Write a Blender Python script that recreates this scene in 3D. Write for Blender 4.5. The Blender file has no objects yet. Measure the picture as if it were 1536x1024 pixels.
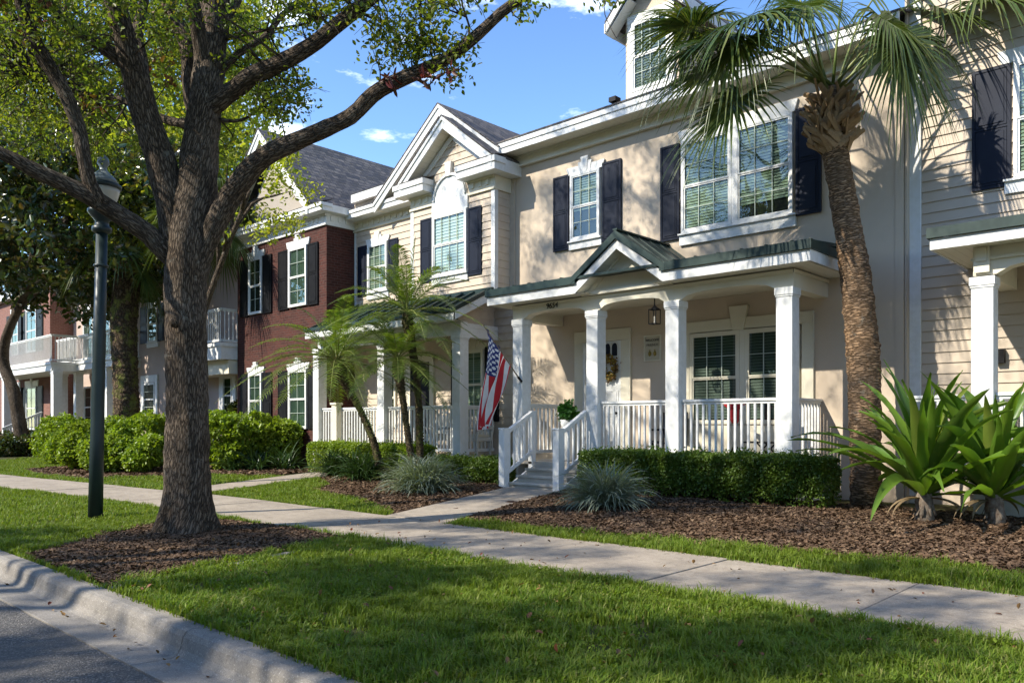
import bpy, math, random
import numpy as np
from mathutils import Vector, Matrix, noise as mn
random.seed(7); RNG = np.random.default_rng(11)
C = bpy.context.scene.collection
PI = math.pi

# ------------------------------------------------------------------ survey of the place
# the photographer stands at (0, 0, 1.4) in the road; X runs along the row of houses, Y towards them
F = 1200.0; HZ = 635.0; EYE = 1.4
_a = math.atan(1283.0 / F)
FX, FY, RX, RY = -math.cos(_a), math.sin(_a), math.sin(_a), math.cos(_a)
def ray(px):
    t = (px - 768.0) / F
    return FX + RX * t, FY + RY * t
def onG(px, py, z=0.0):
    d = (EYE - z) * F / (py - HZ); x, y = ray(px); return Vector((x * d, y * d, z))
def onY(px, py, Y):
    x, y = ray(px); d = Y / y; return Vector((x * d, Y, EYE + (HZ - py) / F * d))
def at(px, py, d):
    x, y = ray(px); return Vector((x * d, y * d, EYE + (HZ - py) / F * d))
def pix(p):
    d = p[0] * FX + p[1] * FY
    if d < 0.1: return (-9999, -9999, d)
    return (768 + F * (p[0] * RX + p[1] * RY) / d, HZ - (p[2] - EYE) / d * F, d)
def gz(Y):
    return 0.0 if Y < 7.6 else min(0.13, (Y - 7.6) * 0.032)

# ------------------------------------------------------------------ materials
def nmat(name):
    m = bpy.data.materials.new(name); m.use_nodes = True
    nt = m.node_tree; nt.nodes.clear()
    out = nt.nodes.new('ShaderNodeOutputMaterial')
    return m, nt, out
def N(nt, typ, **kw):
    n = nt.nodes.new(typ)
    for k, v in kw.items():
        if k.startswith('i_'):
            n.inputs[k[2:].replace('_', ' ')].default_value = v
        else: setattr(n, k, v)
    return n
def L(nt, a, b): nt.links.new(a, b)
def mixc(nt, fac, a, b, typ='MIX'):
    n = nt.nodes.new('ShaderNodeMix'); n.data_type = 'RGBA'; n.blend_type = typ
    for idx, v in ((0, fac), (6, a), (7, b)):
        if hasattr(v, 'is_linked') or hasattr(v, 'links'): nt.links.new(v, n.inputs[idx])
        elif idx == 0: n.inputs[0].default_value = v
        else: n.inputs[idx].default_value = (*v, 1) if len(v) == 3 else v
    return n.outputs[2]
def ramp(nt, src, stops):
    r = nt.nodes.new('ShaderNodeValToRGB'); e = r.color_ramp.elements
    while len(e) < len(stops): e.new(0.5)
    for i, (p, c) in enumerate(stops):
        e[i].position = p; e[i].color = (c, c, c, 1) if isinstance(c, (int, float)) else (*c, 1)
    L(nt, src, r.inputs[0]); return r.outputs[0]
def coords(nt, uv=False, scale=(1, 1, 1)):
    t = N(nt, 'ShaderNodeTexCoord'); mp = N(nt, 'ShaderNodeMapping')
    if uv: L(nt, t.outputs['UV'], mp.inputs[0])
    else:
        g = N(nt, 'ShaderNodeNewGeometry'); L(nt, g.outputs['Position'], mp.inputs[0])
    mp.inputs['Scale'].default_value = scale
    return mp.outputs[0]
def noi(nt, vec, scale, detail=4, rough=0.6):
    n = N(nt, 'ShaderNodeTexNoise'); n.inputs['Scale'].default_value = scale
    n.inputs['Detail'].default_value = detail; n.inputs['Roughness'].default_value = rough
    L(nt, vec, n.inputs['Vector']); return n.outputs[0]
def bump(nt, h, strength, dist, base=None):
    b = N(nt, 'ShaderNodeBump'); b.inputs['Strength'].default_value = strength; b.inputs['Distance'].default_value = dist
    L(nt, h, b.inputs['Height'])
    if base is not None: L(nt, base, b.inputs['Normal'])
    return b.outputs[0]
def pbsdf(nt, out, col, rough=0.6, normal=None, spec=0.5, metal=0.0):
    p = N(nt, 'ShaderNodeBsdfPrincipled')
    if hasattr(col, 'links'): L(nt, col, p.inputs['Base Color'])
    else: p.inputs['Base Color'].default_value = (*col, 1)
    if hasattr(rough, 'links'): L(nt, rough, p.inputs['Roughness'])
    else: p.inputs['Roughness'].default_value = rough
    p.inputs['Specular IOR Level'].default_value = spec; p.inputs['Metallic'].default_value = metal
    if normal is not None: L(nt, normal, p.inputs['Normal'])
    L(nt, p.outputs[0], out.inputs[0]); return p
def simple(name, c1, c2=None, scale=3.0, rough=0.6, bs=0.0, bscale=60, bd=0.002, spec=0.4, metal=0.0, fine=None, streak=0.0):
    m, nt, out = nmat(name)
    v = coords(nt); c2 = c2 or tuple(x * 0.82 for x in c1)
    col = mixc(nt, ramp(nt, noi(nt, v, scale, 5), [(0.35, 0), (0.65, 1)]), c1, c2)
    if fine:
        f = ramp(nt, noi(nt, v, fine[0], 3), [(0.4, 0), (0.62, 1)])
        col = mixc(nt, f, col, fine[1])
    if streak:
        sv = coords(nt, scale=(9, 9, .55)); sk_ = ramp(nt, noi(nt, sv, 1.0, 5, .65), [(0.52, 0), (0.75, streak)])
        col = mixc(nt, sk_, col, tuple(x * .62 for x in c1))
    nrm = bump(nt, noi(nt, v, bscale, 4), bs, bd) if bs else None
    pbsdf(nt, out, col, rough, nrm, spec, metal); return m
def leafmat(name, cols, trans=0.35, rough=0.45, spec=0.35, spots=None):
    m, nt, out = nmat(name)
    g = N(nt, 'ShaderNodeNewGeometry')
    n = len(cols); col = ramp(nt, g.outputs['Random Per Island'], [(i / max(1, n - 1) if n > 1 else 0, c) for i, c in enumerate(cols)])
    big = noi(nt, coords(nt), 0.9, 3)
    col = mixc(nt, ramp(nt, big, [(0.35, 0), (0.7, 1)]), col, tuple(x * 0.72 for x in cols[len(cols) // 2]))
    if spots:
        col = mixc(nt, ramp(nt, noi(nt, coords(nt), 7, 5, .7), [(0.56, 0), (0.66, .8)]), col, spots)
        col = mixc(nt, ramp(nt, noi(nt, coords(nt), 30, 3, .7), [(0.66, 0), (0.72, .8)]), col, (.16, .10, .04))
    p = N(nt, 'ShaderNodeBsdfPrincipled'); L(nt, col, p.inputs['Base Color'])
    p.inputs['Roughness'].default_value = rough; p.inputs['Specular IOR Level'].default_value = spec
    t = N(nt, 'ShaderNodeBsdfTranslucent'); tc = mixc(nt, 1.0, col, (1.5, 1.55, 0.5), 'MULTIPLY'); L(nt, tc, t.inputs[0])
    mx = N(nt, 'ShaderNodeMixShader'); mx.inputs[0].default_value = trans
    L(nt, p.outputs[0], mx.inputs[1]); L(nt, t.outputs[0], mx.inputs[2]); L(nt, mx.outputs[0], out.inputs[0])
    return m
M = {}
M['white'] = simple('white_paint', (0.74, 0.74, 0.72), (0.66, 0.665, 0.65), 1.3, 0.5, 0.15, 45, 0.002, 0.35, fine=(9, (0.64, 0.64, 0.61)), streak=.22)
M['cream'] = simple('cream_trim', (0.68, 0.63, 0.50), (0.62, 0.57, 0.44), 1.5, 0.55, 0.1, 60, 0.002)
M['stucco'] = simple('stucco', (0.585, 0.485, 0.37), (0.51, 0.42, 0.325), 0.7, 0.9, 0.5, 140, 0.004, 0.2)
M['stucco_grey'] = simple('grey_stucco', (0.40, 0.35, 0.29), (0.34, 0.30, 0.25), 0.8, 0.9, 0.5, 140, 0.004, 0.2)
M['stucco_pink'] = simple('pink_stucco', (0.47, 0.37, 0.31), (0.42, 0.33, 0.28), 0.7, 0.9, 0.5, 140, 0.004, 0.2)
M['navy'] = simple('navy_paint', (0.010, 0.013, 0.024), (0.014, 0.018, 0.030), 2, 0.5, 0.15, 60, 0.001, 0.15)
M['black'] = simple('black_metal', (0.006, 0.006, 0.007), (0.011, 0.011, 0.012), 6, 0.5, spec=0.15)
M['greenmetal'] = simple('green_metal', (0.010, 0.026, 0.023), (0.015, 0.034, 0.030), 1.6, 0.42, 0.1, 8, 0.004, 0.4, fine=(5, (0.022, 0.042, 0.036)))
M['lampmetal'] = simple('lamp_green_metal', (0.010, 0.022, 0.024), (0.016, 0.03, 0.032), 3, 0.42, 0.2, 40, 0.001)
M['siding'] = simple('siding_paint', (0.565, 0.47, 0.355), (0.51, 0.425, 0.325), 0.9, 0.65, 0.15, 60, 0.002, fine=(6, (0.49, 0.40, 0.31)))
M['siding_grey'] = simple('greige_siding_paint', (0.50, 0.415, 0.32), (0.46, 0.38, 0.295), 0.9, 0.65, 0.15, 60, 0.002)
M['steps'] = simple('step_boards', (0.52, 0.47, 0.39), (0.42, 0.38, 0.32), 3, 0.75, 0.3, 50, 0.003)
M['dark'] = simple('room_shade_paint', (0.012, 0.014, 0.014), None, 3, 0.9)  # near-black colour standing in for the shade of rooms behind the panes
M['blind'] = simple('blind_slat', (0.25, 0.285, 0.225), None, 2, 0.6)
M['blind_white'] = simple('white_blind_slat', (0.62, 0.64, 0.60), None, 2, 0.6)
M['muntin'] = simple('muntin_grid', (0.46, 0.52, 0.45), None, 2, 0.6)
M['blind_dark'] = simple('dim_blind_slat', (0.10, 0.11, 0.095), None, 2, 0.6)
M['curtain'] = simple('green_curtain', (0.035, 0.06, 0.045), (0.07, 0.10, 0.075), 5, 0.8)
M['red'] = simple('red_cloth', (0.45, 0.02, 0.025), None, 6, 0.8)
M['terra'] = simple('clay_pot', (0.30, 0.14, 0.08), None, 9, 0.85)
M['wicker'] = simple('white_wicker', (0.66, 0.64, 0.58), (0.5, 0.49, 0.45), 40, 0.7, 0.4, 90, 0.004)
M['whiteplastic'] = simple('lamp_globe', (0.52, 0.51, 0.46), None, 3, 0.25)
M['lampcap'] = simple('lamp_cap', (0.15, 0.19, 0.21), (0.22, 0.25, 0.27), 6, 0.3)

def m_brick(name, c1, c2, mortar):
    m, nt, out = nmat(name); v = coords(nt, uv=True)
    b = N(nt, 'ShaderNodeTexBrick'); L(nt, v, b.inputs['Vector'])
    b.inputs['Color1'].default_value = (*c1, 1); b.inputs['Color2'].default_value = (*c2, 1); b.inputs['Mortar'].default_value = (*mortar, 1)
    b.inputs['Scale'].default_value = 1.0; b.inputs['Mortar Size'].default_value = 0.006
    b.inputs['Brick Width'].default_value = 0.215; b.inputs['Row Height'].default_value = 0.075; b.inputs['Bias'].default_value = -0.1
    n = noi(nt, v, 14, 5)
    col = mixc(nt, ramp(nt, n, [(0.35, 0), (0.7, 0.6)]), b.outputs[0], tuple(x * 0.5 for x in c1))
    nb = bump(nt, b.outputs['Fac'], 0.7, -0.006); nb = bump(nt, noi(nt, v, 90, 4), 0.3, 0.004, nb)
    pbsdf(nt, out, col, 0.85, nb, 0.2); return m
M['brick'] = m_brick('red_brick', (0.090, 0.030, 0.022), (0.045, 0.018, 0.015), (0.10, 0.07, 0.058))
M['brick_pink'] = m_brick('rose_brick', (0.27, 0.125, 0.095), (0.20, 0.09, 0.07), (0.32, 0.24, 0.20))

def m_shingle():
    m, nt, out = nmat('roof_shingle'); v = coords(nt, uv=True)
    b = N(nt, 'ShaderNodeTexBrick'); L(nt, v, b.inputs['Vector'])
    b.inputs['Color1'].default_value = (0.075, 0.072, 0.070, 1); b.inputs['Color2'].default_value = (0.22, 0.19, 0.165, 1)
    b.inputs['Mortar'].default_value = (0.02, 0.02, 0.022, 1); b.inputs['Mortar Size'].default_value = 0.008
    b.inputs['Scale'].default_value = 1.0
    b.inputs['Brick Width'].default_value = 0.24; b.inputs['Row Height'].default_value = 0.13; b.inputs['Bias'].default_value = 0.0
    n = noi(nt, coords(nt, uv=True, scale=(2.5, 9, 1)), 1.0, 6, 0.75)
    col = mixc(nt, ramp(nt, n, [(0.42, 0), (0.62, 1)]), b.outputs[0], (0.06, 0.062, 0.075))
    n2 = noi(nt, coords(nt, uv=True, scale=(5, 16, 1)), 1.0, 3, 0.7)
    col = mixc(nt, ramp(nt, n2, [(0.58, 0), (0.72, 0.8)]), col, (0.25, 0.205, 0.165))
    nb = bump(nt, b.outputs['Fac'], 0.9, -0.012); nb = bump(nt, noi(nt, v, 60, 4), 0.4, 0.006, nb)
    pbsdf(nt, out, col, 0.85, nb, 0.2); return m
M['shingle'] = m_shingle()

def m_soffit():
    m, nt, out = nmat('soffit_vinyl'); g = N(nt, 'ShaderNodeNewGeometry'); s = N(nt, 'ShaderNodeSeparateXYZ'); L(nt, g.outputs['Position'], s.inputs[0])
    a = N(nt, 'ShaderNodeMath', operation='FRACT'); k = N(nt, 'ShaderNodeMath', operation='MULTIPLY'); k.inputs[1].default_value = 1 / 0.14
    L(nt, s.outputs[0], k.inputs[0]); L(nt, k.outputs[0], a.inputs[0])
    r = ramp(nt, a.outputs[0], [(0.0, 0), (0.06, 1)])
    col = mixc(nt, r, (0.38, 0.34, 0.26), (0.68, 0.64, 0.53))
    pbsdf(nt, out, col, 0.6, bump(nt, r, 0.5, 0.004)); return m
M['soffit'] = m_soffit()

def m_glass():
    m, nt, out = nmat('window_glass')
    n = noi(nt, coords(nt), 1.6, 2)
    nb = bump(nt, n, 0.10, 0.02)
    gl = N(nt, 'ShaderNodeBsdfGlossy'); gl.inputs['Roughness'].default_value = 0.02; L(nt, nb, gl.inputs['Normal'])
    gl.inputs[0].default_value = (0.9, 1, 0.98, 1)
    tr = N(nt, 'ShaderNodeBsdfTransparent'); tr.inputs[0].default_value = (0.74, 0.84, 0.78, 1)
    fr = N(nt, 'ShaderNodeFresnel'); ge = N(nt, 'ShaderNodeNewGeometry'); io = N(nt, 'ShaderNodeMath', operation='MULTIPLY_ADD'); io.inputs[1].default_value = 1 / 1.5 - 1.5; io.inputs[2].default_value = 1.5; L(nt, ge.outputs['Backfacing'], io.inputs[0]); L(nt, io.outputs[0], fr.inputs[0])
    mm = N(nt, 'ShaderNodeMath', operation='MULTIPLY_ADD'); mm.inputs[1].default_value = 1.0; mm.inputs[2].default_value = 0.035
    L(nt, fr.outputs[0], mm.inputs[0])
    mx = N(nt, 'ShaderNodeMixShader'); L(nt, mm.outputs[0], mx.inputs[0]); L(nt, tr.outputs[0], mx.inputs[1]); L(nt, gl.outputs[0], mx.inputs[2])
    L(nt, mx.outputs[0], out.inputs[0]); return m
M['glass'] = m_glass()

def m_bark(name, c1, c2, su, sv, depth=0.03, moss=None, lichen=None):
    m, nt, out = nmat(name)
    v = coords(nt, uv=True, scale=(su, sv, 1))
    vo = N(nt, 'ShaderNodeTexVoronoi', feature='DISTANCE_TO_EDGE'); L(nt, v, vo.inputs['Vector']); vo.inputs['Scale'].default_value = 1.0
    n0 = N(nt, 'ShaderNodeTexNoise'); L(nt, v, n0.inputs['Vector']); n0.inputs['Scale'].default_value = 1.4; n0.inputs['Detail'].default_value = 4
    ad = N(nt, 'ShaderNodeVectorMath', operation='MULTIPLY_ADD'); L(nt, n0.outputs[1], ad.inputs[0]); ad.inputs[1].default_value = (1.3, 1.3, 0); L(nt, v, ad.inputs[2])
    L(nt, ad.outputs[0], vo.inputs['Vector'])
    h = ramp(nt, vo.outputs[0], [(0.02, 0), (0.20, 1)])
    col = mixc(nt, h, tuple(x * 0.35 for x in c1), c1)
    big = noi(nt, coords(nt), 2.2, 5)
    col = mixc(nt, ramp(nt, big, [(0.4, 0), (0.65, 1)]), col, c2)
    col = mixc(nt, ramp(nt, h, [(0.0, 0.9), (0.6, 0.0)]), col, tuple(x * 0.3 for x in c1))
    if lichen:
        col = mixc(nt, ramp(nt, noi(nt, coords(nt), 6, 6, 0.7), [(0.60, 0), (0.68, 0.7)]), col, lichen)
    if moss:
        col = mixc(nt, ramp(nt, noi(nt, coords(nt), 3.0, 6, 0.7), [(0.48, 0), (0.60, 0.9)]), col, moss)
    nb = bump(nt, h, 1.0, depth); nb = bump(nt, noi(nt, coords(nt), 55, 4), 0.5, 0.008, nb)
    pbsdf(nt, out, col, 0.9, nb, 0.15); return m
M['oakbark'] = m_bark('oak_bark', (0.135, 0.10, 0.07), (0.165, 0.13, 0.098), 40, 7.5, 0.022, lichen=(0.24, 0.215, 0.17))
M['twig'] = m_bark('twig_bark', (0.075, 0.055, 0.04), (0.11, 0.09, 0.07), 20, 6, 0.005)
M['mossbark'] = m_bark('mossy_bark', (0.13, 0.09, 0.055), (0.085, 0.06, 0.04), 9, 7, 0.03, moss=(0.16, 0.17, 0.04))
M['palmtrunk'] = m_bark('palm_trunk_fibre', (0.40, 0.25, 0.14), (0.28, 0.19, 0.12), 7, 34, 0.022, lichen=(0.30, 0.26, 0.20))
M['boot'] = simple('palm_boot', (0.42, 0.27, 0.14), (0.26, 0.16, 0.085), 14, 0.85, 0.6, 50, 0.01, fine=(60, (0.36, 0.25, 0.14)))
M['smallpalm'] = m_bark('small_palm_fibre', (0.13, 0.10, 0.055), (0.10, 0.075, 0.045), 16, 20, 0.02, moss=(0.11, 0.12, 0.035))

M['oakleaf'] = leafmat('oak_leaf', [(0.07, 0.12, 0.02), (0.13, 0.19, 0.03), (0.19, 0.23, 0.035), (0.08, 0.14, 0.025), (0.20, 0.14, 0.03)], 0.55)
M['yellowleaf'] = leafmat('yellow_green_leaf', [(0.17, 0.24, 0.03), (0.26, 0.32, 0.04), (0.36, 0.37, 0.05), (0.13, 0.18, 0.03), (0.20, 0.15, 0.03)], 0.55)
M['magnolia'] = leafmat('magnolia_leaf', [(0.03, 0.06, 0.02), (0.045, 0.085, 0.025), (0.08, 0.11, 0.03), (0.16, 0.09, 0.03), (0.03, 0.065, 0.025)], 0.22, 0.25, 0.6)
M['hedge'] = leafmat('boxwood_leaf', [(0.05, 0.10, 0.015), (0.085, 0.15, 0.02), (0.13, 0.20, 0.03), (0.06, 0.11, 0.015)], 0.3, 0.4)
M['bush'] = leafmat('lime_bush_leaf', [(0.10, 0.18, 0.018), (0.18, 0.27, 0.025), (0.26, 0.34, 0.035), (0.11, 0.19, 0.02)], 0.35, 0.4)
M['frond'] = leafmat('fan_frond', [(0.045, 0.085, 0.02), (0.07, 0.115, 0.028), (0.10, 0.145, 0.035), (0.17, 0.18, 0.05), (0.055, 0.10, 0.025)], 0.25, 0.35, 0.5)
M['datefrond'] = leafmat('date_palm_frond', [(0.08, 0.14, 0.025), (0.12, 0.19, 0.03), (0.16, 0.23, 0.04), (0.22, 0.26, 0.06)], 0.35, 0.35, 0.5)
M['petiole'] = simple('petiole_green', (0.12, 0.17, 0.04), (0.20, 0.20, 0.05), 4, 0.45)
M['strap'] = leafmat('strap_leaf', [(0.05, 0.13, 0.018), (0.09, 0.19, 0.022), (0.15, 0.26, 0.03), (0.045, 0.11, 0.018), (0.20, 0.24, 0.045)], 0.35, 0.38, 0.4, spots=(0.14, 0.20, 0.03))
M['liriope'] = leafmat('dark_strap_leaf', [(0.025, 0.055, 0.015), (0.04, 0.08, 0.022), (0.055, 0.095, 0.03)], 0.2, 0.35)
M['silver'] = leafmat('silver_green_leaf', [(0.12, 0.16, 0.10), (0.20, 0.24, 0.17), (0.30, 0.34, 0.26), (0.16, 0.21, 0.12)], 0.2, 0.45)
M['deadleaf'] = leafmat('dry_leaf', [(0.22, 0.12, 0.05), (0.35, 0.20, 0.07), (0.14, 0.08, 0.04), (0.30, 0.06, 0.03)], 0.2, 0.6)
M['dryblade'] = leafmat('dry_blade', [(.16, .11, .06), (.24, .17, .09), (.10, .07, .04)], .15, .7)
M['grass'] = leafmat('lawn_grass', [(0.08, 0.15, 0.015), (0.13, 0.21, 0.02), (0.20, 0.27, 0.03), (0.09, 0.165, 0.016), (0.30, 0.27, 0.10)], 0.35, 0.5, 0.2)
M['mulch'] = leafmat('mulch_chip', [(0.035, 0.022, 0.015), (0.095, 0.055, 0.032), (0.045, 0.030, 0.022), (0.15, 0.09, 0.052), (0.25, 0.17, 0.105), (0.06, 0.042, 0.03)], 0.02, 0.8, 0.2)
M['mulchbase'] = simple('mulch_soil', (0.055, 0.034, 0.024), (0.10, 0.055, 0.035), 9, 0.95, 0.8, 45, 0.02, 0.1)
M['soil'] = simple('lawn_soil', (0.045, 0.055, 0.018), (0.07, 0.06, 0.03), 6, 0.95, 0.6, 60, 0.01, 0.1)
M['far_ground'] = simple('far_ground', (0.06, 0.09, 0.025), (0.08, 0.08, 0.04), 0.6, 0.95)

def m_concrete(name, c, stain):
    m, nt, out = nmat(name); v = coords(nt)
    a = noi(nt, v, 1.6, 9, 0.72); b = noi(nt, v, 9, 9, 0.85); f = noi(nt, v, 120, 3, 0.6)
    col = mixc(nt, ramp(nt, a, [(0.35, 0), (0.68, 0.8)]), c, stain)
    col = mixc(nt, ramp(nt, b, [(0.50, 0), (0.66, 0.65)]), col, tuple(x * 0.55 for x in stain))
    col = mixc(nt, ramp(nt, f, [(0.36, 0.45), (0.5, 0)]), col, tuple(x * 0.35 for x in c))
    col = mixc(nt, ramp(nt, noi(nt, v, 90, 2), [(0.6, 0), (0.68, 0.4)]), col, (0.6, 0.57, 0.52))
    nb = bump(nt, f, 0.5, 0.004); nb = bump(nt, b, 0.35, 0.008, nb)
    pbsdf(nt, out, col, 0.88, nb, 0.25); return m
M['concrete'] = m_concrete('sidewalk_concrete', (0.385, 0.325, 0.255), (0.21, 0.175, 0.14))
M['kerb'] = m_concrete('kerb_concrete', (0.27, 0.245, 0.215), (0.165, 0.15, 0.13))
def m_asphalt():
    m, nt, out = nmat('asphalt'); v = coords(nt)
    vo = N(nt, 'ShaderNodeTexVoronoi'); vo.inputs['Scale'].default_value = 95; L(nt, v, vo.inputs['Vector'])
    s = N(nt, 'ShaderNodeSeparateColor'); L(nt, vo.outputs['Color'], s.inputs[0])
    col = ramp(nt, s.outputs[0], [(0.0, (0.05, 0.048, 0.047)), (0.6, (0.085, 0.08, 0.075)), (0.85, (0.14, 0.13, 0.12)), (1.0, (0.24, 0.22, 0.20))])
    col = mixc(nt, ramp(nt, noi(nt, v, 1.5, 5), [(0.4, 0), (0.65, 0.6)]), col, (0.10, 0.092, 0.085))
    nb = bump(nt, vo.outputs[0], 0.8, -0.008)
    pbsdf(nt, out, col, 0.85, nb, 0.3); return m
M['asphalt'] = m_asphalt()

# ------------------------------------------------------------------ object helpers
def tag(o, label=None, cat=None, group=None, kind=None):
    if label: o['label'] = label
    if cat: o['category'] = cat
    if group: o['group'] = group
    if kind: o['kind'] = kind
    return o
def thing(name, loc, label, cat, group=None):
    o = bpy.data.objects.new(name, None); C.objects.link(o); o.location = Vector(loc); o.empty_display_size = 0.2
    return tag(o, label, cat, group)
def worldloc(o):
    p = Vector((0, 0, 0))
    while o is not None: p += o.location; o = o.parent
    return p
def link(name, me, mat, parent=None):
    if mat is not None and not me.materials: me.materials.append(mat)
    o = bpy.data.objects.new(name, me); C.objects.link(o)
    if parent is not None:
        o.parent = parent; off = worldloc(parent)
        me.transform(Matrix.Translation(-off))
    return o
class MB:
    def __init__(s): s.v = []; s.f = []; s.uv = {}; s.sm = False
    def quad(s, a, b, c, d):
        n = len(s.v); s.v += [tuple(a), tuple(b), tuple(c), tuple(d)]; s.f.append((n, n + 1, n + 2, n + 3)); return s
    def tri(s, a, b, c):
        n = len(s.v); s.v += [tuple(a), tuple(b), tuple(c)]; s.f.append((n, n + 1, n + 2)); return s
    def box(s, x0, x1, y0, y1, z0, z1):
        if x0 > x1: x0, x1 = x1, x0
        if y0 > y1: y0, y1 = y1, y0
        if z0 > z1: z0, z1 = z1, z0
        n = len(s.v)
        s.v += [(x0, y0, z0), (x1, y0, z0), (x1, y1, z0), (x0, y1, z0), (x0, y0, z1), (x1, y0, z1), (x1, y1, z1), (x0, y1, z1)]
        s.f += [(n, n + 3, n + 2, n + 1), (n + 4, n + 5, n + 6, n + 7), (n, n + 1, n + 5, n + 4), (n + 1, n + 2, n + 6, n + 5), (n + 2, n + 3, n + 7, n + 6), (n + 3, n, n + 4, n + 7)]
        return s
    def prismY(s, pts, y0, y1):   # polygon of (x, z), counter-clockwise seen from -Y
        n = len(s.v); k = len(pts)
        s.v += [(x, y0, z) for x, z in pts] + [(x, y1, z) for x, z in pts]
        s.f.append(tuple(range(n, n + k))); s.f.append(tuple(range(n + 2 * k - 1, n + k - 1, -1)))
        for i in range(k):
            j = (i + 1) % k; s.f.append((n + i, n + k + i, n + k + j, n + j))
        return s
    def prismX(s, pts, x0, x1):   # polygon of (y, z)
        n = len(s.v); k = len(pts)
        s.v += [(x0, y, z) for y, z in pts] + [(x1, y, z) for y, z in pts]
        s.f.append(tuple(range(n + k - 1, n - 1, -1))); s.f.append(tuple(range(n + k, n + 2 * k)))
        for i in range(k):
            j = (i + 1) % k; s.f.append((n + i, n + j, n + k + j, n + k + i))
        return s
    def slab(s, a, b, c, d, t):   # quad thickened downwards by vector t
        t = Vector(t); P = [Vector(p) for p in (a, b, c, d)]; n = len(s.v)
        s.v += [tuple(p) for p in P] + [tuple(p - t) for p in P]
        s.f += [(n, n + 1, n + 2, n + 3), (n + 7, n + 6, n + 5, n + 4)]
        for i in range(4):
            j = (i + 1) % 4; s.f.append((n + i, n + 4 + i, n + 4 + j, n + j))
        return s
    def beam(s, a, b, w, h=None):  # square bar between two points
        h = h or w; a = Vector(a); b = Vector(b); d = (b - a).normalized()
        u = d.cross(Vector((0, 0, 1)))
        if u.length < 1e-3: u = Vector((1, 0, 0))
        u.normalize(); v = u.cross(d).normalized(); n = len(s.v)
        for p in (a, b):
            for i, j in ((-1, -1), (1, -1), (1, 1), (-1, 1)): s.v.append(tuple(p + u * (i * w / 2) + v * (j * h / 2)))
        s.f += [(n + 3, n + 2, n + 1, n), (n + 4, n + 5, n + 6, n + 7)]
        for i in range(4):
            j = (i + 1) % 4; s.f.append((n + i, n + j, n + 4 + j, n + 4 + i))
        return s
    def tube(s, pts, rad, seg=10, wob=0.0, wf=3.0, cap=True, fn=None):
        pts = [Vector(p) for p in pts]; n0 = len(s.v); L_ = 0; prev = None; u = None
        for k, p in enumerate(pts):
            d = (pts[min(k + 1, len(pts) - 1)] - pts[max(k - 1, 0)])
            if d.length < 1e-7: d = Vector((0, 0, 1))
            d.normalize()
            if u is None:
                u = d.cross(Vector((0, 1, 0)));
                if u.length < 1e-2: u = d.cross(Vector((1, 0, 0)))
            else: u = u - d * u.dot(d)
            u.normalize(); v = d.cross(u)
            if prev is not None: L_ += (p - prev).length
            prev = p; r = rad[k] if hasattr(rad, '__len__') else rad
            for i in range(seg + 1):
                a = 2 * PI * (i % seg) / seg; dirv = u * math.cos(a) + v * math.sin(a); rr = r
                if wob: rr *= 1 + wob * mn.noise((p + dirv * r) * wf)
                if fn: rr *= fn(k, a, p)
                s.uv[len(s.v)] = (2 * PI * i / seg * max(r, 0.02), L_)
                s.v.append(tuple(p + dirv * rr))
        for k in range(len(pts) - 1):
            for i in range(seg):
                a = n0 + k * (seg + 1) + i; b = a + seg + 1
                s.f.append((a, a + 1, b + 1, b))
        if cap:
            s.f.append(tuple(n0 + i for i in range(seg - 1, -1, -1)))
            e = n0 + (len(pts) - 1) * (seg + 1); s.f.append(tuple(e + i for i in range(seg)))
        return s
    def lathe(s, c, prof, seg=16):  # prof (r, z)
        return s.tube([(c[0], c[1], c[2] + z) for r, z in prof], [max(r, 1e-4) for r, z in prof], seg)
    def build(s, name, mat, parent=None, smooth=False, bevel=0.0):
        me = bpy.data.meshes.new(name); me.from_pydata(s.v, [], s.f); me.update()
        uvl = me.uv_layers.new(name='UVMap')
        co = np.array(s.v) if s.v else np.zeros((0, 3))
        li = np.zeros(len(me.loops), dtype=np.int32); me.loops.foreach_get('vertex_index', li)
        nr = np.zeros(len(me.polygons) * 3); me.polygons.foreach_get('normal', nr); nr = np.abs(nr.reshape(-1, 3))
        lt = np.zeros(len(me.polygons), dtype=np.int32); me.polygons.foreach_get('loop_total', lt)
        pf = np.repeat(np.arange(len(lt)), lt); P = co[li]; A = nr[pf]
        uv = np.where((A[:, 1] >= A[:, 0])[:, None] & (A[:, 1] >= A[:, 2] * 0.8)[:, None], P[:, [0, 2]],
                      np.where((A[:, 0] >= A[:, 2] * 0.8)[:, None], P[:, [1, 2]], P[:, [0, 1]]))
        if s.uv:
            for q, vi in enumerate(li):
                t = s.uv.get(int(vi))
                if t: uv[q] = t
        uvl.data.foreach_set('uv', uv.astype(np.float32).ravel())
        if smooth: me.polygons.foreach_set('use_smooth', [True] * len(me.polygons))
        o = link(name, me, mat, parent)
        if bevel:
            b = o.modifiers.new('b', 'BEVEL'); b.width = bevel; b.segments = 2; b.limit_method = 'ANGLE'; b.angle_limit = 0.7
        return o
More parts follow.
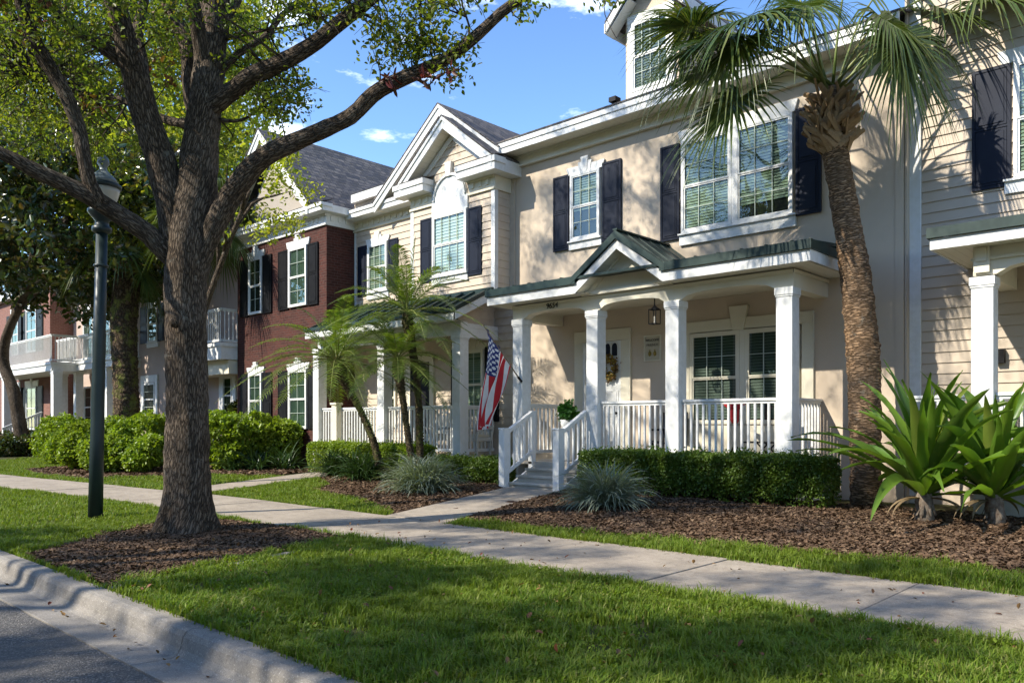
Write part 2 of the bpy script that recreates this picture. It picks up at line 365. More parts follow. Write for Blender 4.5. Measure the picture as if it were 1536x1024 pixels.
def np_mesh(name, V, k, mat, parent=None, tri_tail=False):
    """V (n, k, 3): n leaves; k==4 one quad each; k==5 quad + triangle tip"""
    n = V.shape[0]; me = bpy.data.meshes.new(name)
    me.vertices.add(n * k); me.vertices.foreach_set('co', V.astype(np.float32).ravel())
    base = (np.arange(n) * k)[:, None]
    if k == 4:
        idx = (base + np.array([0, 1, 2, 3])).ravel(); tot = np.full(n, 4)
    elif k == 5:
        idx = (base + np.array([0, 1, 2, 3, 3, 2, 4])).ravel(); tot = np.tile([4, 3], n)
    elif k == 6:
        idx = (base + np.array([0, 1, 2, 3, 0, 3, 4, 5])).ravel(); tot = np.full(2 * n, 4)
    me.loops.add(len(idx)); me.loops.foreach_set('vertex_index', idx.astype(np.int32))
    st = np.concatenate([[0], np.cumsum(tot)[:-1]])
    me.polygons.add(len(tot)); me.polygons.foreach_set('loop_start', st.astype(np.int32)); me.polygons.foreach_set('loop_total', tot.astype(np.int32))
    me.update(calc_edges=True)
    return link(name, me, mat, parent)
def rand_dirs(n):
    d = RNG.normal(size=(n, 3)); return d / np.linalg.norm(d, axis=1)[:, None]
def leaves(name, P, size, mat, parent=None, aspect=0.45, up=0.0, var=0.35):
    """folded leaves at points P"""
    n = len(P); d = rand_dirs(n); d[:, 2] += -0.15
    nn = rand_dirs(n); nn[:, 2] += up
    d /= np.linalg.norm(d, axis=1)[:, None]
    s = np.cross(d, nn); s /= np.linalg.norm(s, axis=1)[:, None] + 1e-9
    nrm = np.cross(s, d)
    ln = size * (1 + var * RNG.uniform(-1, 1, n))[:, None]; w = ln * aspect * 0.5
    A = P; T = P + d * ln
    M1 = P + d * ln * 0.35; M2 = P + d * ln * 0.75
    fold = nrm * w * 0.5
    V = np.stack([A, M1 + s * w + fold, M2 + s * w * 0.8 + fold, T, M2 - s * w * 0.8 + fold, M1 - s * w + fold], axis=1)
    return np_mesh(name, V, 6, mat, parent)
def clump_points(centers, per, r, flat=0.8):
    c = np.repeat(np.array(centers), per, axis=0)
    o = rand_dirs(len(c)) * (RNG.uniform(0, 1, len(c)) ** 0.5)[:, None] * r
    o[:, 2] *= flat
    return c + o
def smooth_path(pts, rad, step=0.12):
    """Catmull-Rom through points (Vector) with radii"""
    P = [pts[0]] + list(pts) + [pts[-1]]; R = [rad[0]] + list(rad) + [rad[-1]]
    op, orr = [], []
    for i in range(1, len(P) - 2):
        p0, p1, p2, p3 = P[i - 1], P[i], P[i + 1], P[i + 2]
        n = max(2, int((p2 - p1).length / step))
        for k in range(n):
            t = k / n; t2 = t * t; t3 = t2 * t
            op.append(0.5 * ((2 * p1) + (p2 - p0) * t + (2 * p0 - 5 * p1 + 4 * p2 - p3) * t2 + (3 * p1 - p0 - 3 * p2 + p3) * t3))
            orr.append(R[i] + (R[i + 1] - R[i]) * t)
    op.append(P[-2]); orr.append(R[-2]); return op, orr

# ------------------------------------------------------------------ ground, road, kerb, paths
def struct(o, cat=None):
    o['kind'] = 'structure'; return o
def bend(x): return -0.10 * max(0.0, -x - 14.0)
POLY = {
 'treebed': [(-7.25, 2.66), (-8.02, 5.2), (-8.1, 5.74), (-9.6, 5.74), (-10.9, 5.6), (-11.3, 4.9), (-10.75, 4.1), (-10.1, 3.45), (-9.5, 2.66)],
 'bed': [(-9.35, 7.98), (-7.5, 7.93), (-5.8, 8.12), (-4.2, 8.28), (-1.6, 8.6), (1.5, 8.7), (1.5, 12.6), (-9.6, 12.6)],
 'leftbed': [(-9.55, 7.62), (-10.3, 8.1), (-12.2, 8.75), (-13.9, 9.0), (-14.6, 9.9), (-16.2, 10.6), (-16.4, 12.8), (-11.3, 12.8)],
 'brickbed': [(-18.2, 11.3), (-18.4, 10.0), (-19.6, 9.9), (-21, 8.6), (-21.5, 7.4), (-25, 7.2), (-27.5, 7.6), (-27.5, 13.2), (-18.6, 13.2)],
}
def inpoly(P, poly):
    x, y = P[:, 0], P[:, 1]; ins = np.zeros(len(P), bool); n = len(poly)
    for i in range(n):
        x1, y1 = poly[i]; x2, y2 = poly[(i + 1) % n]
        c = ((y1 > y) != (y2 > y)) & (x < (x2 - x1) * (y - y1) / (y2 - y1 + 1e-12) + x1); ins ^= c
    return ins
def gzv(Y): return np.clip((Y - 7.6) * 0.032, 0, 0.13)
mb = MB(); mb.quad((-400, -400, -.32), (400, -400, -.32), (400, 400, -.32), (-400, 400, -.32)); struct(mb.build('ground', M['far_ground']))
mb = MB(); mb.quad((-160, -6.4, -.165), (60, -6.4, -.165), (60, 2.082, -.165), (-160, 2.082, -.165)); struct(mb.build('road', M['asphalt']))
mb = MB(); mb.box(-160, 60, -40, -6.9, -.3, -.02); struct(mb.build('opposite_verge', M['far_ground']))
mb = MB(); x = 3.0
prof = [(2.096, -.30), (2.096, -.16), (2.36, -.172), (2.395, -.160), (2.42, -.120), (2.44, -.045), (2.462, -.014), (2.50, -.002), (2.61, 0.0), (2.61, -.30)]
x = 6.86
while x > -130:
    n = 3.05 if x > -40 else 12; mb.prismX(prof[::-1], x - n + .007, x); x -= n
struct(mb.build('kerb', M['kerb'], bevel=0.004))
mb = MB(); mb.prismX([(-6.4, -.3), (-6.4, -.17), (-6.75, -.17), (-6.8, 0), (-6.95, 0), (-6.95, -.3)], -160, 60); struct(mb.build('opposite_kerb', M['kerb']))
mb = MB(); ys = [2.62, 4, 5.5, 7.6, 8.5, 9.6, 10.7, 11.66, 14, 40]; xs = list(range(-130, 31, 4))
for i in range(len(ys) - 1):
    for j in range(len(xs) - 1):
        mb.quad((xs[j], ys[i], gz(ys[i]) - .015), (xs[j + 1], ys[i], gz(ys[i]) - .015), (xs[j + 1], ys[i + 1], gz(ys[i + 1]) - .015), (xs[j], ys[i + 1], gz(ys[i + 1]) - .015))
struct(mb.build('lawn', M['soil']))
def bedsheet(name, poly, c=0.12):
    xs = [p[0] for p in poly]; ys = [p[1] for p in poly]; mb = MB()
    gx = np.arange(min(xs), max(xs), c); gy = np.arange(min(ys), max(ys), c)
    for a in gx:
        P = np.stack([np.full(len(gy), a + c / 2), gy + c / 2], 1); ok = inpoly(P, poly)
        for b, k in zip(gy, ok):
            if k:
                h = lambda X, Y: gz(Y) + 0.002 + 0.022 * (mn.noise(Vector((X * 2.2, Y * 2.2, 0))) + 0.45)
                mb.quad((a, b, h(a, b)), (a + c, b, h(a + c, b)), (a + c, b + c, h(a + c, b + c)), (a, b + c, h(a, b + c)))
    return struct(mb.build(name, M['mulchbase'], smooth=True))
for nm, k in (('mulch_ring', 'treebed'), ('mulch_bed', 'bed'), ('mulch_bed', 'leftbed'), ('mulch_bed', 'brickbed')): bedsheet(nm, POLY[k])
mb = MB(); x = 6.83; k = 0
while x > -60:
    x2 = x - 1.8; a, b = x, x2 + .012
    za = 0.018 + 0.004 * math.sin(k * 2.3); k += 1
    P = [(b, 5.78 + bend(b)), (a, 5.78 + bend(a)), (a, 7.5 + bend(a)), (b, 7.5 + bend(b))]
    n = len(mb.v); mb.v += [(*p, -.1) for p in P] + [(*p, za) for p in P]
    mb.f += [(n + 4, n + 5, n + 6, n + 7)] + [(n + i, n + (i + 1) % 4, n + 4 + (i + 1) % 4, n + 4 + i) for i in range(4)]
    x = x2
struct(mb.build('sidewalk', M['concrete'], bevel=0.006))
def walk(name, pts, w):
    mb = MB()
    for i in range(len(pts) - 1):
        (x0, y0), (x1, y1) = pts[i], pts[i + 1]; n = 4
        for k in range(n):
            t0 = k / n; t1 = (k + 1) / n
            X0, Y0, X1, Y1 = x0 + (x1 - x0) * t0, y0 + (y1 - y0) * t0, x0 + (x1 - x0) * t1, y0 + (y1 - y0) * t1
            mb.slab((X0 - w / 2, Y0 + .003, gz(Y0) + .022), (X0 + w / 2, Y0 + .003, gz(Y0) + .022), (X1 + w / 2, Y1, gz(Y1) + .022), (X1 - w / 2, Y1, gz(Y1) + .022), (0, 0, .12))
    return struct(mb.build(name, M['concrete']))
walk('path', [(-8.95, 7.51), (-10.22, 11.5)], 1.32)
walk('path', [(-16.0, 7.32), (-17.3, 11.6), (-17.5, 12.3)], 1.15)
mb = MB(); mb.slab((-7.2, 2.63, .006), (-7.06, 2.63, .006), (-7.86, 5.75, .014), (-8.0, 5.75, .014), (0, 0, .1)); struct(mb.build('concrete_strip', M['kerb']))

# lawn grass blades
def on_walks(P):
    x, y = P[:, 0], P[:, 1]
    w1 = np.abs(x - (-8.95 - (y - 7.51) / 3.99 * 1.27)) < 0.68
    w2 = np.abs(x - (-16.0 - (y - 7.3) / 4.3 * 1.3)) < 0.6
    w3 = np.abs(x - (-7.13 - (y - 2.63) / 3.12 * .8)) < 0.05
    return ((y > 7.4) & (w1 | w2)) | ((y < 5.9) & w3)
def frame_ok(P, m=30):
    d = P[:, 0] * FX + P[:, 1] * FY; t = P[:, 0] * RX + P[:, 1] * RY
    px = 768 + F * t / d; py = HZ + 1.4 / d * F
    return (px > -m) & (px < 1536 + m) & (py < 1024 + 3 * m) & (d > 1)
def grass(name, x0, x1, y0, y1, dens, hgt, wid, cond=None, tint=None):
    n = int(abs(x1 - x0) * abs(y1 - y0) * dens)
    P = np.stack([RNG.uniform(x0, x1, n), RNG.uniform(y0, y1, n)], 1)
    ok = frame_ok(P, 120) & ~on_walks(P) & ~inpoly(P, POLY['treebed'])
    if cond is not None: ok &= cond(P)
    P = P[ok]; n = len(P)
    patch = np.array([mn.noise(Vector((a * 1.1, b * 1.1, 3))) * .55 + mn.noise(Vector((a * 5.5, b * 5.5, 8))) * .7 for a, b in P])
    keep = RNG.uniform(0, 1, n) < np.clip(0.86 + patch * 1.5, 0.10, 1); P = P[keep]; patch = patch[keep]; n = len(P)
    a = RNG.uniform(0, 2 * PI, n); lean = RNG.uniform(0.15, 1.1, n)
    h = hgt * RNG.uniform(0.5, 1.35, n) * np.clip(1 + patch * 1.1, .5, 1.9); w = wid * RNG.uniform(0.6, 1.4, n)
    z = gzv(P[:, 1]) - .016
    side = np.stack([-np.sin(a), np.cos(a), np.zeros(n)], 1) * w[:, None] / 2
    fw = np.stack([np.cos(a), np.sin(a), np.zeros(n)], 1)
    B = np.stack([P[:, 0], P[:, 1], z], 1)
    m_ = B + fw * (h * lean * .3)[:, None] + np.array([0, 0, 1]) * (h * .62)[:, None]
    t_ = B + fw * (h * lean)[:, None] + np.array([0, 0, 1]) * (h * np.clip(1.05 - lean * .35, .4, 1))[:, None]
    V = np.stack([B - side, B + side, m_ + side * .85, m_ - side * .85, t_], 1)
    # vertex order for quad + tip
    V = V[:, [0, 1, 2, 3, 4]]
    return np_mesh(name, V, 5, M['grass'])
GR = []
GR.append(grass('grass', -5.6, 0.6, 2.60, 5.80, 9000, .072, .0080))
GR.append(grass('grass', -12, -5.6, 2.60, 5.80, 6500, .070, .0088))
GR.append(grass('grass', -30, -12, 2.60, 5.80, 2600, .065, .010, lambda P: P[:, 1] < 5.78 - 0.10 * np.maximum(0, -P[:, 0] - 14)))
GR.append(grass('grass', -9.6, 1.0, 7.49, 8.75, 5200, .085, .0075, lambda P: ~inpoly(P, POLY['bed'])))
GR.append(grass('grass', -16.2, -9.3, 7.49, 11.0, 3000, .075, .010, lambda P: (~inpoly(P, POLY['leftbed'])) & (P[:, 1] > 7.49 - 0.1 * np.maximum(0, -P[:, 0] - 14))))
GR.append(grass('grass', -34, -16.9, 6.0, 10.6, 1700, .075, .012, lambda P: (~inpoly(P, POLY['brickbed'])) & (P[:, 1] > 7.5 - 0.1 * np.maximum(0, -P[:, 0] - 14))))
tc_ = np.stack([RNG.uniform(-9, .6, 1300), RNG.uniform(2.7, 5.75, 1300)], 1); tc_ = tc_[frame_ok(tc_, 60) & ~inpoly(tc_, POLY['treebed'])]
q_ = np.repeat(tc_, 16, 0) + RNG.normal(0, .022, (len(tc_) * 16, 2)); n_ = len(q_); a_ = RNG.uniform(0, 2 * PI, n_); h_ = RNG.uniform(.05, .125, n_); l_ = RNG.uniform(.2, 1.0, n_)
B_ = np.stack([q_[:, 0], q_[:, 1], np.full(n_, -.015)], 1); s_ = np.stack([-np.sin(a_), np.cos(a_), 0 * a_], 1) * .0048; f_ = np.stack([np.cos(a_), np.sin(a_), 0 * a_], 1)
m_ = B_ + f_ * (h_ * l_ * .3)[:, None] + np.array([0, 0, .62]) * h_[:, None]; t_ = B_ + f_ * (h_ * l_)[:, None] + np.array([0, 0, .95]) * h_[:, None]
GR.append(np_mesh('grass', np.stack([B_ - s_, B_ + s_, m_ + s_ * .85, m_ - s_ * .85, t_], 1), 5, M['grass']))
GR.append(grass('grass', -9.5, 0.6, 5.70, 5.88, 2600, .085, .0085)); GR.append(grass('grass', -9.0, 0.6, 7.42, 7.52, 1800, .085, .0085)); GR.append(grass('grass', -8.5, 0.6, 2.56, 2.64, 1800, .07, .008))
for o in GR:
    tag(o, None, None, None, 'stuff')

def chips(name, poly, dens, size):
    xs = [p[0] for p in poly]; ys = [p[1] for p in poly]
    n = int((max(xs) - min(xs)) * (max(ys) - min(ys)) * dens)
    P = np.stack([RNG.uniform(min(xs) - .06, max(xs) + .06, n), RNG.uniform(min(ys) - .06, max(ys) + .06, n)], 1)
    J = P + RNG.normal(0, .09, P.shape); P = P[inpoly(J, poly) & frame_ok(P, 100) & (P[:, 1] > 2.64) & ~on_walks(P) & ~((P[:, 1] > 5.76) & (P[:, 1] < 7.52))]
    n = len(P); a = RNG.uniform(0, 2 * PI, n); l = size * RNG.uniform(.4, 1.5, n); w = l * RNG.uniform(.15, .55, n)
    bz = gzv(P[:, 1]) + .012 + 0.022 * np.array([mn.noise(Vector((x * 2.2, y * 2.2, 0))) + .45 for x, y in P]) + RNG.uniform(-.004, .012, n)
    d = np.stack([np.cos(a), np.sin(a), RNG.normal(0, .28, n)], 1); s = np.stack([-np.sin(a), np.cos(a), RNG.normal(0, .35, n)], 1)
    B = np.stack([P[:, 0], P[:, 1], bz], 1); d *= l[:, None] / 2; s *= w[:, None] / 2
    nn = np.array([0, 0, 1]) * (w * .25)[:, None]
    V = np.stack([B - d, B - d * .4 + s + nn, B + d * .5 + s * .8 + nn, B + d, B + d * .4 - s, B - d * .6 - s * .9], 1)
    return tag(np_mesh(name, V, 6, M['mulch']), None, None, None, 'stuff')
chips('mulch_chips', POLY['treebed'], 5200, .042)
chips('mulch_chips', POLY['bed'], 2900, .050)
chips('mulch_chips', POLY['leftbed'], 1700, .055)
chips('mulch_chips', POLY['brickbed'], 350, .09)
# fallen leaves on lawn, gutter and path
wd = 26000; P = np.stack([RNG.uniform(-9, 0, wd), RNG.uniform(2.66, 5.74, wd)], 1); P = P[frame_ok(P) & ~inpoly(P, POLY['treebed'])]
nz = np.array([mn.noise(Vector((a * 1.6, b * 1.6, 9))) for a, b in P]); P = P[nz > .05]
tag(leaves('clover', np.stack([P[:, 0], P[:, 1], RNG.uniform(.01, .05, len(P))], 1), .022, M['grass'], aspect=.9, up=2), None, None, None, 'stuff')
n = 420; P = np.stack([RNG.uniform(-9, 0, n), RNG.choice([0, 1, 2], n, p=[.62, .10, .28])], 1)
yy = np.where(P[:, 1] == 0, RNG.uniform(2.7, 5.7, n), np.where(P[:, 1] == 1, 2.30 + RNG.normal(0, .04, n), RNG.uniform(5.8, 7.5, n)))
zz = np.where(P[:, 1] == 0, .045, np.where(P[:, 1] == 1, -.155, .03))
o = leaves('fallen_leaves', np.stack([P[:, 0], yy, zz], 1), .045, M['deadleaf'], aspect=.6, up=3); tag(o, None, None, None, 'stuff')

# ------------------------------------------------------------------ building parts
def siding(mb, x0, x1, Y, z0, z1, step=0.18, tri=None):
    """lap boards facing -Y; tri(z) -> (x0, x1) for gables"""
    z = z0
    while z < z1 - 1e-4:
        t = min(z + step, z1); a0, a1 = (x0, x1) if tri is None else tri(z); b0, b1 = (x0, x1) if tri is None else tri(t)
        mb.quad((a0, Y - .022, z), (a1, Y - .022, z), (b1, Y - .002, t), (b0, Y - .002, t))
        mb.quad((a0, Y, z), (a1, Y, z), (a1, Y - .022, z), (a0, Y - .022, z)); z = t
    return mb
def sidingX(mb, X, y0, y1, z0, z1, step=0.18, tri=None):  # faces +X
    z = z0
    while z < z1 - 1e-4:
        t = min(z + step, z1); a0, a1 = (y0, y1) if tri is None else tri(z); b0, b1 = (y0, y1) if tri is None else tri(t)
        mb.quad((X + .014, a0, z), (X + .014, a1, z), (X + .002, b1, t), (X + .002, b0, t))
        mb.quad((X, a0, z), (X, a1, z), (X + .014, a1, z), (X + .014, a0, z)); z = t
    return mb
def window(p, x0, x1, z0, z1, Y, cols=3, rows=2, blind='blind', open_=0.0, frame=None, split=0.5, cas=.05, lite=True):
    """double-hung sash standing proud of wall face Y"""
    fm = frame or M['white']; m = MB(); mu = MB(); y1 = Y - .004; y0 = Y - .075
    m.box(x0, x0 + cas, y0, y1, z0, z1); m.box(x1 - cas, x1, y0, y1, z0, z1)
    m.box(x0 + cas, x1 - cas, y0, y1, z1 - cas, z1); m.box(x0 + cas, x1 - cas, y0, y1, z0, z0 + cas)
    a0, a1, b0, b1 = x0 + cas, x1 - cas, z0 + cas, z1 - cas; zm = b0 + (b1 - b0) * split; s = .028
    for (c0, c1, yo) in ((b0, zm, .0), (zm, b1, -.012)):
        ya, yb = y0 + .018 + yo, y0 + .045 + yo
        m.box(a0, a0 + s, ya, yb, c0, c1); m.box(a1 - s, a1, ya, yb, c0, c1)
        m.box(a0 + s, a1 - s, ya + .001, yb, c0, c0 + s); m.box(a0 + s, a1 - s, ya + .001, yb, c1 - s, c1)
        for k in range(1, cols):
            xx = a0 + (a1 - a0) * k / cols; mu.box(xx - .006, xx + .006, ya + .004, yb - .006, c0 + s, c1 - s)
        for k in range(1, rows):
            zz = c0 + (c1 - c0) * k / rows; mu.box(a0 + s, a1 - s, ya + .006, yb - .008, zz - .006, zz + .006)
    w = m.build('window', fm, p); mu.build('muntins', M['muntin'], w)
    g = MB(); g.quad((a0, y0 + .034, b0), (a1, y0 + .034, b0), (a1, y0 + .034, b1), (a0, y0 + .034, b1)); g.build('pane', M['glass'], w)
    i = MB(); i.quad((a0, Y - .005, b0), (a1, Y - .005, b0), (a1, Y - .005, b1), (a0, Y - .005, b1)); i.build('shade_backing', M['dark'], w)  # dark sheet on the solid wall, painted as an unlit room
    if blind in ('blind', 'blind_dark', 'blind_white'):
        sl = MB(); zz = b1; q = .055 if blind != 'blind_white' else .075; ang = .014
        while zz > b0 + (b1 - b0) * open_ + q:
            sl.quad((a0 + .01, Y - .030, zz - q * .82), (a1 - .01, Y - .030, zz - q * .82), (a1 - .01, Y - .030 + ang, zz), (a0 + .01, Y - .030 + ang, zz)); zz -= q
        sl.build('blind', M[blind], w)
    elif blind == 'curtain':
        cu = MB(); k = 14; v = []
        for i_ in range(k * 2 + 1):
            v.append((a0 + (a1 - a0) * i_ / (k * 2), Y - .024 + .012 * math.sin(i_ * 1.9)))
        for i_ in range(k * 2): cu.quad((*v[i_], b0), (*v[i_ + 1], b0), (*v[i_ + 1], b1), (*v[i_], b1))
        cu.build('curtain', M['curtain'], w)
    return w
def shutter(p, x0, x1, z0, z1, Y, mat=None):
    m = MB(); y1 = Y - .006; t = .03; f = .055; m.box(x0, x1, y1 - t, y1, z0, z1)
    zm = z0 + (z1 - z0) * .5
    for a, b in ((z0 + f, zm - f / 2), (zm + f / 2, z1 - f)):
        m.box(x0 + f, x1 - f, y1 - t - .010, y1 - t - .0005, a + .0, b)
        m.box(x0 + f + .035, x1 - f - .035, y1 - t - .020, y1 - t - .0105, a + .04, b - .04)
    for (u0, u1, w0, w1) in ((x0, x0 + f - .012, z0, z1), (x1 - f + .012, x1, z0, z1), (x0 + f - .012, x1 - f + .012, z0, z0 + f - .012), (x0 + f - .012, x1 - f + .012, z1 - f + .012, z1), (x0 + f - .012, x1 - f + .012, zm - f / 2 + .012, zm + f / 2 - .012)):
        m.box(u0, u1, y1 - t - .014, y1 - t - .0004, w0, w1)
    return m.build('shutter', mat or M['navy'], p)
def header(p, x0, x1, z0, z1, zk, Y, mat=None, flare=.06, kw=.16, steps=True):
    m = MB(); c = (x0 + x1) / 2; y0 = Y - .05
    m.prismY([(x0, z0), (x1, z0), (x1 + flare, z1), (x0 - flare, z1)], y0, Y - .001)
    if steps:
        m.prismY([(c - kw * .9, z0 - .003), (c + kw * .9, z0 - .003), (c + kw * 1.15, z1 + (zk - z1) * .4), (c - kw * 1.15, z1 + (zk - z1) * .4)], y0 - .012, Y - .002)
    m.prismY([(c - kw * .38, z0 - .012), (c + kw * .38, z0 - .012), (c + kw * .62, zk), (c - kw * .62, zk)], y0 - .026, Y - .003)
    return m.build('window_header', mat or M['white'], p)
def sill(p, x0, x1, z0, z1, Y, mat=None):
    m = MB(); m.box(x0, x1, Y - .055, Y - .001, z0, z1 - .03); m.box(x0 - .012, x1 + .012, Y - .10, Y - .0015, z1 - .032, z1 - .001); return m.build('window_sill', mat or M['white'], p)
def column(p, x0, x1, y0, z0, z1, w=.26, mat=None):
    m = MB(); y1 = y0 + (x1 - x0); e = .022
    m.box(x0, x1, y0, y1, z0, z1 - .12); m.box(x0 - e, x1 + e, y0 - e, y1 + e, z1 - .12, z1 - .002); m.box(x0 - .012, x1 + .012, y0 - .012, y1 + .012, z1 - .15, z1 - .121)
    m.box(x0 - .015, x1 + .015, y0 - .015, y1 + .015, z0, z0 + .14)
    return m.build('column', mat or M['white'], p, bevel=.006)
def rail(p, a, b, zt, zb, n=None, mat=None, step=.115, dz=0.0, name='railing', bw=.038):
    """balustrade from a to b (x, y); dz = rise at b"""
    m = MB(); A = Vector((a[0], a[1], 0)); B = Vector((b[0], b[1], 0)); l = (B - A).length; n = n or max(1, int(l / step))
    up = Vector((0, 0, 1)); rise = Vector((0, 0, dz))
    m.beam(A + up * zt, B + up * zt + rise, .085, .045); m.beam(A + up * (zt - .045), B + up * (zt - .045) + rise, .04, .045); m.beam(A + up * zb, B + up * zb + rise, .05, .07)
    for k in range(n):
        t = (k + .5) / n; q = A.lerp(B, t); r = dz * t
        m.box(q.x - bw / 2, q.x + bw / 2, q.y - bw / 2, q.y + bw / 2, zb + .03 + r, zt - .06 + r)
    return m.build(name, mat or M['white'], p, bevel=.004)
def arcbeam(m, spans, y0, y1, ztop, zend, zmid, xa, xb, n=12):
    """beam with a shallow arch over each span (x0, x1)"""
    xs = [(xa, zend)]
    for s0, s1 in spans:
        for k in range(n + 1):
            t = k / n; u = 2 * t - 1; xs.append((s0 + (s1 - s0) * t, zend + (zmid - zend) * math.sqrt(max(0, 1 - abs(u) ** 2.6))))
    xs.append((xb, zend)); xs.sort(key=lambda q: q[0])
    for i in range(len(xs) - 1):
        (x0, z0), (x1, z1) = xs[i], xs[i + 1]
        if x1 - x0 < 1e-5: continue
        m.quad((x0, y0, z0), (x1, y0, z1), (x1, y0, ztop), (x0, y0, ztop)); m.quad((x1, y1, z1), (x0, y1, z0), (x0, y1, ztop), (x1, y1, ztop))
        m.quad((x0, y1, z0), (x1, y1, z1), (x1, y0, z1), (x0, y0, z0)); m.quad((x0, y0, ztop), (x1, y0, ztop), (x1, y1, ztop), (x0, y1, ztop))
    m.quad((xa, y1, zend), (xa, y0, zend), (xa, y0, ztop), (xa, y1, ztop)); m.quad((xb, y0, zend), (xb, y1, zend), (xb, y1, ztop), (xb, y0, ztop))
    return m
def text_part(name, s, size, mat, parent, loc, rot, ext=.004, alx='CENTER', shear=0.0):
    cu = bpy.data.curves.new(name, 'FONT'); cu.body = s; cu.size = size; cu.extrude = ext; cu.align_x = alx; cu.align_y = 'CENTER'; cu.shear = shear
    tmp = bpy.data.objects.new('tmp', cu); C.objects.link(tmp); dg = bpy.context.evaluated_depsgraph_get()
    me = bpy.data.meshes.new_from_object(tmp.evaluated_get(dg)); bpy.data.objects.remove(tmp)
    me.transform(Matrix.Translation(Vector(loc)) @ rot); me.materials.clear()
    return link(name, me, mat, parent)
FACE = Matrix.Rotation(PI / 2, 4, 'X')

# ================================================================== the cream stucco house (9654)
YW = 13.75; FL = 0.62
house = thing('townhouse', (-8.5, YW, 0), 'cream stucco townhouse numbered 9654 with navy shutters and a green gabled white porch', 'house', 'townhouses in the row')
m = MB(); m.box(-12.74, -4.2, YW, 24, 0, 7.6); m.build('wall', M['stucco'], house)
m = MB(); m.box(-12.76, -4.2, YW - .06, YW - .002, 7.36, 7.598); m.box(-12.78, -4.2, YW - .085, YW - .061, 7.36, 7.40); m.box(-12.78, -4.2, YW - .10, YW - .061, 7.56, 7.597)
m.box(-12.80, -12.742, YW - .06, 16, 7.36, 7.598); m.build('frieze', M['cream'], house)
m = MB(); m.box(-12.93, -4.12, 13.29, 16.5, 7.60, 7.625); m.build('soffit', M['soffit'], house)
m = MB(); m.box(-12.95, -4.12, 13.262, 13.288, 7.585, 7.86); m.box(-12.955, -4.12, 13.238, 13.262, 7.72, 7.865); m.box(-12.975, -12.951, 13.24, 18, 7.585, 7.86)
m.build('fascia', M['white'], house, bevel=.004)
m = MB(); s18 = math.tan(math.radians(18)); m.slab((-12.97, 13.22, 7.868), (-4.1, 13.22, 7.868), (-4.1, 19.2, 7.868 + 6 * s18), (-12.97, 19.2, 7.868 + 6 * s18), (0, 0, .03)); m.slab((-4.1, 25, 7.9), (-12.97, 25, 7.9), (-12.97, 19.2, 7.868 + 6 * s18), (-4.1, 19.2, 7.868 + 6 * s18), (0, 0, .03))
roof = m.build('roof', M['shingle'], house)
# dormer (narrow gabled, centred over the porch)
m = MB(); m.box(-9.74, -8.46, 13.92, 17.0, 7.9, 9.92); m.prismY([(-9.74, 9.92), (-8.46, 9.92), (-9.1, 10.62)], 13.92, 17); dr = m.build('dormer', M['stucco'], house)
m = MB(); m.box(-9.66, -9.545, 13.86, 13.918, 8.2, 9.80); m.box(-8.655, -8.54, 13.86, 13.918, 8.2, 9.80); m.box(-9.66, -8.54, 13.85, 13.917, 9.70, 9.86); m.box(-9.66, -8.54, 13.85, 13.916, 8.08, 8.28); m.build('dormer_trim', M['white'], dr)
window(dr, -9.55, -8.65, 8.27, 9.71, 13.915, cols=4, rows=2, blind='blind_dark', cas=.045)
m = MB()
for sgn in (-1, 1):
    xo = -9.1 + sgn * .92; zo = 9.80; xi = -9.1; zi = 10.80
    m.slab((xo, 13.55, zo), (xi, 13.55, zi), (xi, 17.4, zi), (xo, 17.4, zo), (0, 0, .04)) if sgn > 0 else m.slab((xi, 13.55, zi), (xo, 13.55, zo), (xo, 17.4, zo), (xi, 17.4, zi), (0, 0, .04))
m.build('dormer_roof', M['shingle'], dr)
m = MB()
for sgn in (-1, 1):
    xo = -9.1 + sgn * .92; zo = 9.76; xi = -9.1; zi = 10.76
    a, b = ((xo, zo - .20), (xi, zi - .20)); pts = [(xo, zo - .2), (xi, zi - .2), (xi, zi), (xo, zo)]
    if sgn > 0: pts = pts[::-1]
    m.prismY(pts, 13.56, 13.60)
    m.box(xo - .02, xo + .02, 13.56, 17.3, zo - .2, zo - .003)
    m.slab((xo, 13.61, zo - .205), (xi + sgn * .36, 13.61, zo + .36), (xi + sgn * .36, 13.9, zo + .36), (xo, 13.9, zo - .205), (0, 0, .02))
m.build('dormer_fascia', M['white'], dr)
m = MB(); vp = onY(922, 147, 14.3); m.tube([(vp.x, 14.3, 7.9), (vp.x, 14.3, vp.z - .08)], .055, 12); m.box(vp.x - .09, vp.x + .09, 14.2, 14.4, vp.z - .10, vp.z); m.build('vent_pipe', M['black'], house)
# upstairs windows
window(house, -11.06, -10.26, 5.39, 6.84, YW, 3, 2, 'blind', open_=.42); shutter(house, -11.56, -11.12, 5.23, 6.88, YW); shutter(house, -10.20, -9.72, 5.25, 6.92, YW)
header(house, -11.12, -10.20, 6.845, 7.0, 7.17, YW); sill(house, -11.10, -10.22, 5.20, 5.385, YW)
for a, b, oo in ((-8.27, -7.20, .0), (-7.12, -6.03, .14)): window(house, a, b, 5.11, 6.9, YW, 3, 2, 'blind', open_=oo)
m = MB(); m.box(-7.198, -7.122, YW - .07, YW - .003, 5.11, 6.9); m.build('mullion', M['white'], house)
shutter(house, -8.76, -8.33, 5.02, 6.9, YW); shutter(house, -5.98, -5.53, 5.05, 6.93, YW)
header(house, -8.30, -6.0, 6.905, 7.12, 7.27, YW, steps=False, kw=.18); sill(house, -8.32, -5.98, 4.88, 5.105, YW)
